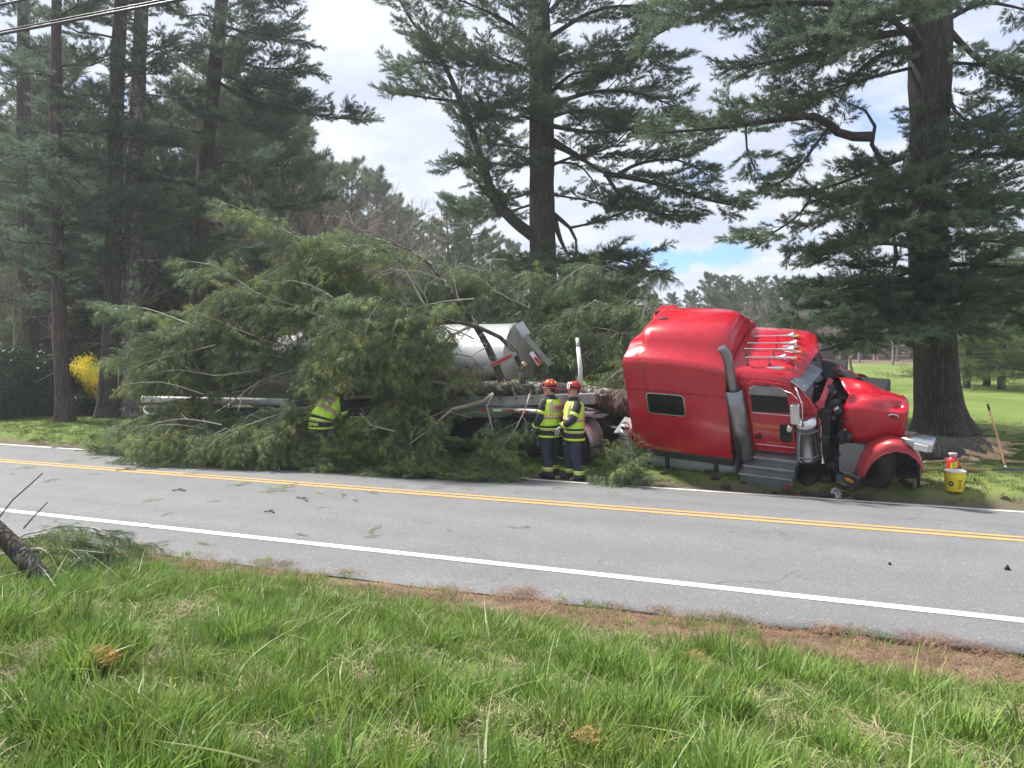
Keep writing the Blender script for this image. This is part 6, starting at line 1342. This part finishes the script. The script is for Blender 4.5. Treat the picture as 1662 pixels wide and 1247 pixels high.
# ------------------------------------------------------------------ firefighters
COAT = mat('dark_turnout_cloth', (.022, .024, .032), .85, var=.35, vscale=14, bump=.35, bscale=30)
TROU = mat('navy_turnout_cloth', (.030, .036, .055), .85, var=.35, vscale=12, bump=.35, bscale=26)
LIME = mat('lime_vest_cloth', (.50, .78, .06), .7, var=.12, vscale=10, bump=.3, bscale=24)
LIMEB = mat('lime_reflective_band', (.62, .80, .05), .5, var=.08)
SILV = mat('silver_reflective_band', (.42, .37, .36), .45, var=.1); ORNG = mat('orange_trim', (.75, .20, .10), .6, var=.1)
SKIN = mat('skin', (.50, .27, .20), .55, var=.08, vscale=20); HAIR = mat('dark_hair', (.03, .02, .015), .8)
BOOT = mat('black_boot', (.018, .018, .02), .6, var=.3); GLOVE = mat('pale_work_glove', (.40, .40, .37), .8, var=.3, vscale=20)
HELM_R = mat('red_helmet', (.42, .022, .02), .35, var=.25, vscale=10); HELM_B = mat('black_helmet', (.012, .013, .02), .35, var=.3); HELM_Y = mat('yellow_helmet_mark', (.72, .50, .08), .5, var=.2)

def interp(tab, z):
    """tab rows: (z, cx, cy, rx, ry)"""
    zs = [r[0] for r in tab]; return [float(np.interp(z, zs, [r[k] for r in tab])) for k in range(1, 5)]
TORSO = [(.74, 0, -.01, .235, .185), (.84, 0, -.005, .232, .18), (.95, 0, 0, .222, .168), (1.06, 0, 0, .218, .160), (1.18, 0, .0, .228, .158), (1.30, 0, -.005, .236, .155), (1.38, 0, -.01, .232, .145), (1.44, 0, -.012, .205, .120), (1.49, 0, -.012, .140, .090), (1.53, 0, -.010, .080, .075), (1.58, 0, -.004, .070, .072)]
def surf(z, a, off=0.):
    cx, cy, rx, ry = interp(TORSO, z); c, s = math.cos(a), math.sin(a); e = .82
    return Vector((cx + (rx + off) * math.copysign(abs(c) ** e, c), cy + (ry + off) * math.copysign(abs(s) ** e, s), z))
def person(label, base, yaw, arms, lean=0., side_lean=0., helmet='red', tail='', back='', head_turn=0., head_pitch=0., stance=.0, skin_hand=False, skip=(), grp='firefighters at the wreck', hold=None):
    root = thing('person', label, 'person', base, yaw, grp)
    hipz = .92; Rb = Matrix.Rotation(-lean, 4, 'X') @ Matrix.Rotation(side_lean, 4, 'Y')
    def bend(p):
        p = Vector(p); t = smooth(hipz - .12, hipz + .22, p.z)
        if lean == 0 and side_lean == 0 or t <= 0: return p
        R = Matrix.Rotation(-lean * t, 3, 'X') @ Matrix.Rotation(side_lean * t, 3, 'Y'); return Vector((0, 0, hipz)) + R @ (p - Vector((0, 0, hipz)))
    def fin(mb, name, m, sm=True, bd=True, parent=root, **k):
        if bd: mb.v = [tuple(bend(v)) for v in mb.v]
        return mb.build(name, m, parent, smooth=sm, **k)
    def limb(mb, pts, rad, n=14): mb.tube(resample(pts, .06) if len(pts) > 2 else pts, list(np.interp(np.linspace(0, 1, len(resample(pts, .06))), np.linspace(0, 1, len(rad)), rad)) if len(pts) > 2 else rad, n)
    # body: one continuous figure, coat and trousers grown together
    mb = MB(); rng_ = random.Random(int(abs(base[0]) * 1000))
    wr = lambda z, a: .006 * mnoise.noise(Vector((math.cos(a) * 3, math.sin(a) * 3, z * 16 + base[0])))
    mb.loft([[surf(z, 2 * math.pi * k / 32, wr(z, 2 * math.pi * k / 32)) for k in range(32)] for z in np.linspace(.74, 1.56, 34)])
    hands = []
    for s, (el, wrp) in zip((-1, 1), arms):
        sh = Vector((s * .195, -.01, 1.40)); el = Vector(el); wrp = Vector(wrp); q = resample([sh - Vector((s * .08, 0, -.02)), sh, sh.lerp(el, .5) + Vector((s * .01, 0, 0)), el, el.lerp(wrp, .5), wrp], .04)
        n = len(q); mb.tube(q, [float(np.interp(i / (n - 1), [0, .12, .5, .6, .9, 1], [.07, .088, .072, .070, .060, .056])) * (1 + .05 * math.sin(i * 1.9)) for i in range(n)], 14); hands.append((s, wrp, (wrp - el).normalized(), el, sh))
    body = fin(mb, 'coat', COAT, fix=True); rm = body.modifiers.new('fuse', 'REMESH'); rm.mode = 'VOXEL'; rm.voxel_size = .012; rm.use_smooth_shade = True
    sm_ = body.modifiers.new('soft', 'SMOOTH'); sm_.iterations = 4; sm_.factor = .5
    mb = MB(); ankles = []
    mb.loft([[surf(z, 2 * math.pi * k / 28, -.03) for k in range(28)] for z in np.linspace(.72, 1.0, 8)])
    for s in (-1, 1):
        fy = stance * s; q = resample([Vector((s * .10, 0, .90)), Vector((s * .115, .01 + fy * .3, .70)), Vector((s * .13, .025 + fy * .7, .48)), Vector((s * .14, -.01 + fy, .26)), Vector((s * .145, -.02 + fy, .075))], .03); n = len(q)
        mb.tube(q, [float(np.interp(i / (n - 1), [0, .2, .5, .75, 1], [.118, .118, .098, .092, .100])) * (1 + .035 * math.sin(i * 1.1 + s) + .02 * math.sin(i * 2.7)) for i in range(n)], 18); ankles.append(q[-1])
    tr = fin(mb, 'trousers', TROU, bd=False); rm = tr.modifiers.new('fuse', 'REMESH'); rm.mode = 'VOXEL'; rm.voxel_size = .013; rm.use_smooth_shade = True
    sm_ = tr.modifiers.new('soft', 'SMOOTH'); sm_.iterations = 3; sm_.factor = .5
    for s, a in zip((-1, 1), ankles):
        mb = MB(); secs = []
        for y, w, h, z in ((-.12, .035, .05, .05), (-.10, .05, .075, .065), (-.03, .055, .10, .08), (.04, .052, .085, .065), (.11, .055, .06, .05), (.16, .048, .045, .04), (.185, .025, .03, .035)):
            secs.append([Vector((a.x + w * math.cos(t) + s * y * .18, a.y + y, max(0.0, z + h * math.sin(t)))) for t in [2 * math.pi * k / 16 for k in range(16)]])
        mb.loft(secs); fin(mb, 'boot', BOOT, bd=False)
        mb = MB()
        for z, m_, w in ((.135, LIMEB, .035), (.205, LIMEB, .035), (.17, SILV, .018)):
            pass
        for nm, zz, hh, m_, o_ in (('trouser_band', .175, .036, LIMEB, .0), ('trouser_band_strip', .175, .012, SILV, .002)):
            mb = MB(); c0 = a; secs = []
            for z in np.linspace(zz - hh, zz + hh, 4): secs.append([Vector((s * .143 + (.101 + o_) * math.cos(t), a.y - .002 + (.101 + o_) * math.sin(t), z)) for t in [2 * math.pi * k / 22 for k in range(22)]])
            mb.loft(secs, cap=False); o = fin(mb, nm, m_, bd=False, fix=False); solid(o, .005)
    def band(z0, z1, a0, a1, off, name, m, parent=root, n=26, th=.004):
        mb = MB(); mb.sheet([[surf(z, a, off) for a in np.linspace(a0, a1, n)] for z in np.linspace(z0, z1, max(2, int((z1 - z0) / .03) + 1))]); o = fin(mb, name, m, parent=parent, fix=False); solid(o, th); return o
    T2 = 2 * math.pi
    # coat hem bands
    band(.765, .805, 0, T2, .010, 'coat_band', LIMEB); band(.90, .945, 0, T2, .010, 'coat_band', LIMEB); band(.915, .930, 0, T2, .014, 'coat_band_strip', SILV)
    # vest
    mb = MB(); n = 36; zz = list(np.linspace(.985, 1.475, 16)); mb.loft([[surf(z, T2 * k / n, .020 + .004 * math.sin(k * 1.3 + z * 18) * (1 if z < 1.2 else .3)) for k in range(n)] for z in zz], cap=False)
    vest = fin(mb, 'vest', LIME, fix=False); solid(vest, .006)
    band(1.115, 1.185, 0, T2, .028, 'vest_band_trim', ORNG, vest); band(1.128, 1.172, 0, T2, .032, 'vest_band', SILV, vest)
    for cx in (-1, 1):
        for face in (-1, 1):
            a = face * math.pi / 2 + cx * face * .62
            a0, a1 = sorted((a - .13, a + .13)); band(1.18, 1.465, a0, a1, .027, 'shoulder_band', SILV, vest, 4)
            a0, a1 = sorted((a - .17, a + .17)); band(1.18, 1.46, a0, a1, .0245, 'shoulder_trim', ORNG, vest, 4)
    # arms: armhole trim, bands, hands
    for s, w_, dv, el, sh in hands:
        for p0, p1, r_ in ((sh.lerp(el, .52), sh.lerp(el, .74), .083), (el.lerp(w_, .66), el.lerp(w_, .86), .068)):
            mb = MB(); mb.tube([p0, p0.lerp(p1, .5), p1], [r_ + .002, r_ + .003, r_], 18, cap=False); o = fin(mb, 'sleeve_band', LIMEB, fix=False); solid(o, .004)
            mb = MB(); mb.tube([p0.lerp(p1, .4), p0.lerp(p1, .6)], [r_ + .005] * 2, 18, cap=False); o = fin(mb, 'sleeve_band_strip', SILV, fix=False); solid(o, .003)
        hm = SKIN if skin_hand else GLOVE; mb = MB(); d = dv; x = d.cross(Vector((0, 0, 1))); x = x.normalized() if x.length > .2 else Vector((1, 0, 0)); y = d.cross(x)
        M = Matrix((x, y, d)).transposed(); c = w_ + d * .055; mb.ell(c, (.044, .020, .056), 12, 8, M=M)
        for k, ln in enumerate((.066, .075, .070, .055)):
            b0 = c + d * .038 + x * (-.033 + .022 * k); b1 = b0 + d * ln * .5 + y * .006; b2 = b1 + d * ln * .35 + y * .028; mb.tube([b0, b1, b2, b2 + y * .018], [.0105, .010, .009, .007], 8)
        b0 = c - d * .015 + x * .036 * s; mb.tube([b0, b0 + x * .028 * s + d * .03 + y * .012, b0 + x * .03 * s + d * .058 + y * .024], [.013, .012, .009], 8)
        mb.tube([w_ - d * .03, w_ + d * .03], [.034, .032], 12); o = fin(mb, 'hand', hm)
    # head
    HM = Matrix.Rotation(head_turn, 4, 'Z') @ Matrix.Rotation(-head_pitch, 4, 'X'); hc = Vector((0, .015, 1.665))
    hb_ = bend(Vector((0, 0, 1.55))); RB = Matrix.Rotation(-lean, 4, 'X') @ Matrix.Rotation(side_lean, 4, 'Y')
    HT = Matrix.Translation(hb_) @ RB @ HM @ Matrix.Translation(-Vector((0, 0, 1.55)))
    def hbuild(mb, name, m, parent=root, sm=True, **k): mb.v = [tuple(HT @ Vector(v)) for v in mb.v]; return mb.build(name, m, parent, smooth=sm, **k)
    mb = MB(); secs = []
    for z, rx, ry, cy in ((-.135, .035, .035, .045), (-.12, .048, .062, .03), (-.09, .060, .085, .015), (-.05, .070, .098, .005), (0, .076, .102, 0), (.05, .077, .100, -.004), (.09, .068, .085, -.008), (.115, .045, .055, -.01), (.125, .01, .015, -.01)):
        secs.append([hc + Vector((rx * math.cos(t), cy + ry * math.sin(t), z)) for t in [T2 * k / 24 for k in range(24)]])
    mb.loft(secs); mb.tube([hc + Vector((0, -.02, -.17)), hc + Vector((0, -.012, -.07))], [.062, .056], 14)
    mb.loft([[hc + Vector((w * math.cos(t), .098 + d_ + w * .8 * math.sin(t) * .6, z)) for t in [T2 * k / 8 for k in range(8)]] for z, w, d_ in ((.025, .008, -.004), (0, .011, .004), (-.025, .016, .014), (-.038, .016, .008), (-.042, .008, 0))])
    for s in (-1, 1): mb.ell(hc + Vector((s * .078, -.012, -.01)), (.010, .020, .032), 8, 6)
    head = hbuild(mb, 'head', SKIN)
    mb = MB(); 
    for s in (-1, 1): mb.ell(hc + Vector((s * .031, .090, .012)), (.013, .008, .006), 8, 5)
    hbuild(mb, 'eye', BLACK, head); mb = MB(); mb.ell(hc + Vector((0, .090, -.068)), (.026, .010, .006), 10, 5); hbuild(mb, 'mouth', mat('lips', (.30, .12, .10), .6), head)
    mb = MB(); mb.ell(hc + Vector((0, -.028, .0)), (.080, .086, .085), 16, 10); hbuild(mb, 'hair', HAIR, head)
    if helmet == 'red': mb = MB(); mb.ell(hc + Vector((0, .096, -.05)), (.036, .014, .010), 10, 5); hbuild(mb, 'moustache', HAIR, head)
    mb = MB(); mb.loft([[hc + Vector((.074 * math.cos(t) * 1.25, -.008 + .082 * math.sin(t) * 1.15, z)) for t in [T2 * k / 20 for k in range(20)]] for z in (-.16, -.135, -.115)]); hbuild(mb, 'collar', COAT)
    # helmet with long rear brim, ridges and front shield
    hm_ = HELM_B if helmet == 'black' else HELM_R; mb = MB(); top = hc + Vector((0, -.01, .045)); secs = []
    for r_, z in ((1.0, 0.0), (1.0, .03), (.95, .06), (.82, .095), (.60, .122), (.3, .138), (.02, .142)):
        secs.append([top + Vector((.102 * r_ * math.cos(t), .125 * r_ * math.sin(t), z + .004 * (1 if k % 4 == 0 else 0) * (r_ < 1))) for k, t in enumerate([T2 * k / 32 for k in range(32)])])
    mb.loft(secs); hel = hbuild(mb, 'helmet', hm_)
    mb = MB(); rows = []
    for u in (0, .5, 1):
        row = []
        for k in range(33):
            t = T2 * k / 32; bk_ = max(0, -math.sin(t)); fr_ = max(0, math.sin(t)); w = .022 + .075 * bk_ ** 2 + .018 * fr_
            row.append(top + Vector(((.102 + w * u) * math.cos(t), (.125 + w * u) * math.sin(t), -.004 - u * (.012 + .040 * bk_ ** 2))))
        rows.append(row)
    mb.sheet(rows); o = hbuild(mb, 'helmet_brim', hm_, hel, fix=False); solid(o, .006)
    mb = MB(); mb.loft([[top + Vector(((.104) * math.cos(t), (.127) * math.sin(t), z)) for t in [T2 * k / 32 for k in range(32)]] for z in (.004, .018, .034)], cap=False); o = hbuild(mb, 'helmet_band', BLACK, hel, fix=False); solid(o, .004)
    mb = MB()
    for k in range(5):
        t = math.radians(-60 + 30 * k); mb.tube([top + Vector((.102 * r_ * math.sin(t), .125 * r_ * math.cos(t) * (1), z)) for r_, z in ((1.0, .035), (.90, .078), (.62, .122), (.2, .142))], .005, 6); mb.tube([top + Vector((.102 * r_ * math.sin(t), -.125 * r_ * math.cos(t), z)) for r_, z in ((1.0, .035), (.90, .078), (.62, .122), (.2, .142))], .005, 6)
    hbuild(mb, 'helmet_ridge', hm_, hel)
    ys = {'worn': 8, 'black': 6, 'red': 0}[helmet]
    for k in range(ys):
        t = T2 * (k + .5) / ys; mb = MB(); mb.ell(top + Vector((.090 * math.cos(t), .112 * math.sin(t), .075)), (.024, .020, .022), 8, 6); hbuild(mb, 'helmet_mark', HELM_Y, hel)
    mb = MB(); mb.prism([(-.038, .0), (.038, .0), (.048, .045), (.034, .10), (0, .12), (-.034, .10), (-.048, .045)], .128, .136, 1); mb.v = [tuple(Vector(v) + top) for v in mb.v]; o = hbuild(mb, 'helmet_shield', WHP if helmet == 'red' else hm_, hel, sm=False)
    if helmet == 'red':
        tx = text('2', (0, 0, 0), .09, BLACK, hel, name='number'); tx.matrix_basis = HT @ Matrix.Translation(top + Vector((0, .139, .02))) @ Matrix.Rotation(math.pi, 4, 'Z') @ Matrix.Rotation(math.pi / 2, 4, 'X')
    def ptext(body, z, size, m, parent, off, w=None, name='lettering', bold=.002, xoff=0.):
        """letters laid on the back of the torso"""
        o = text(body, (0, 0, 0), size, m, parent, rot=(0, 0, 0), name=name, bold=bold); me = o.data; cx, cy, rx, ry = interp(TORSO, z)
        for v in me.vertices:
            x, y = v.co.x + xoff, v.co.y; a = math.pi * 1.5 + x / (rx + off) * .9; q = surf(z + y, a, off + v.co.z); v.co = bend(q)
        return o
    if back:
        band(1.25, 1.38, math.pi * 1.5 - .42, math.pi * 1.5 + .42, .027, 'back_panel', SILV, vest, 10); ptext(back, 1.285, .10, mat('magenta_print', (.45, .03, .16), .6), vest, .034)
    if tail:
        mb = MB(); rows = [[surf(z, a, .018) for a in np.linspace(math.pi * 1.5 - .62, math.pi * 1.5 + .62, 12)] for z in (.815, .885)]; mb.sheet(rows); o = fin(mb, 'name_panel', COAT, fix=False); solid(o, .004); ptext(tail, .832, .062, LIMEB, root, .026, bold=.0015)
    if hold: hold(root, hands, bend)
    root.scale = (1.05,) * 3
    return root

def foot(px, py, zz=None): return gpt(px, py)
# left one of the pair, seen from behind, looking left
b = foot(893, 775)
person('firefighter in a worn red and yellow helmet standing with back turned, left of the pair', b, math.radians(48),
       (((-.27, .03, 1.14), (-.22, .20, .93)), ((.29, .06, 1.14), (.20, .22, .95))), helmet='worn', tail='GUCK', back='FIRE', head_turn=math.radians(28), stance=.05)
def tool(root, hands, bend):
    s, w_, dv, el, sh = hands[0]; mb = MB(); c = w_ + dv * .08; mb.ell(c, (.05, .03, .03)); mb.tube([c, c + Vector((.12, .06, -.03)), c + Vector((.16, .09, -.08))], [.018, .014, .01], 8); mb.tube([c, c + Vector((-.02, .02, -.12))], [.014, .01], 8); mb.v = [tuple(bend(v)) for v in mb.v]; mb.build('held_gloves', GLOVE, root, smooth=True)
b = P(931, 768, 14.85); b.z = G(b.x, b.y)
person('firefighter in a red helmet with a white shield, standing right of the pair', b, math.radians(100),
       (((-.27, .10, 1.15), (-.08, .24, 1.02)), ((.29, .06, 1.14), (.14, .24, .96))), helmet='red', tail='', back='', head_turn=math.radians(18), head_pitch=-.08, stance=.04, hold=tool)
b = gpt(528, 738); b.z = G(b.x, b.y)
b = P(521, 700, 15.6); b.z = G(b.x, b.y) + .12
person('firefighter bending forward into the fallen branches, with FIRE across the back of the lime vest', b, math.radians(-32),
       (((-.18, .32, 1.22), (-.10, .48, 1.05)), ((.22, .32, 1.22), (.12, .50, 1.02))), lean=math.radians(34), side_lean=math.radians(12), helmet='black', tail='KEEFNER', back='FIRE', head_turn=math.radians(-10), head_pitch=-.2)

# ------------------------------------------------------------------ which one of each row
ORD = ['leftmost', 'second', 'third', 'fourth', 'fifth', 'sixth', 'seventh', 'eighth', 'ninth', 'tenth', 'eleventh', 'twelfth', 'thirteenth', 'fourteenth', 'fifteenth', 'sixteenth', 'seventeenth', 'eighteenth', 'nineteenth', 'twentieth']
TENS = {20: 'twenty', 30: 'thirty', 40: 'forty'}
def ordn(i, n):
    if i == n - 1: return 'rightmost'
    if i == 0: return 'leftmost'
    k = i + 1
    if k <= 20: return ORD[i] + ' from the left'
    t, u = k // 10 * 10, k % 10
    return (TENS[t] + ('-' + (['first'] + ORD[1:9])[u - 1] if u else 'th').replace('tyth', 'tieth')) + ' from the left'
for g, ph in (('evergreens on the far slope', 'tall evergreens on the wooded slope behind the fallen pine'), ('evergreens beyond the lawn', 'distant evergreens along the far edge of the lawn'), ('evergreens deep in the left wood', 'evergreens deep in the shaded left wood'),
              ('leafless trees on the slope', 'leafless brown trees above the fallen branches'), ('leafless trees beyond the lawn', 'leafless brown trees beyond the lawn'), ('bare saplings in the left wood', 'thin bare saplings behind the dark shrubs'), ('pine sprigs dropped on the road', 'green pine sprigs dropped on the road')):
    os_ = [o for o in SC.objects if o.get('group') == g and o.parent is None]; os_.sort(key=lambda o: o.location.x / o.location.y)
    for i, o in enumerate(os_): o['label'] = ordn(i, len(os_)).replace('thirtyth', 'thirtieth').replace('twentyth', 'twentieth') + ' of the ' + ph
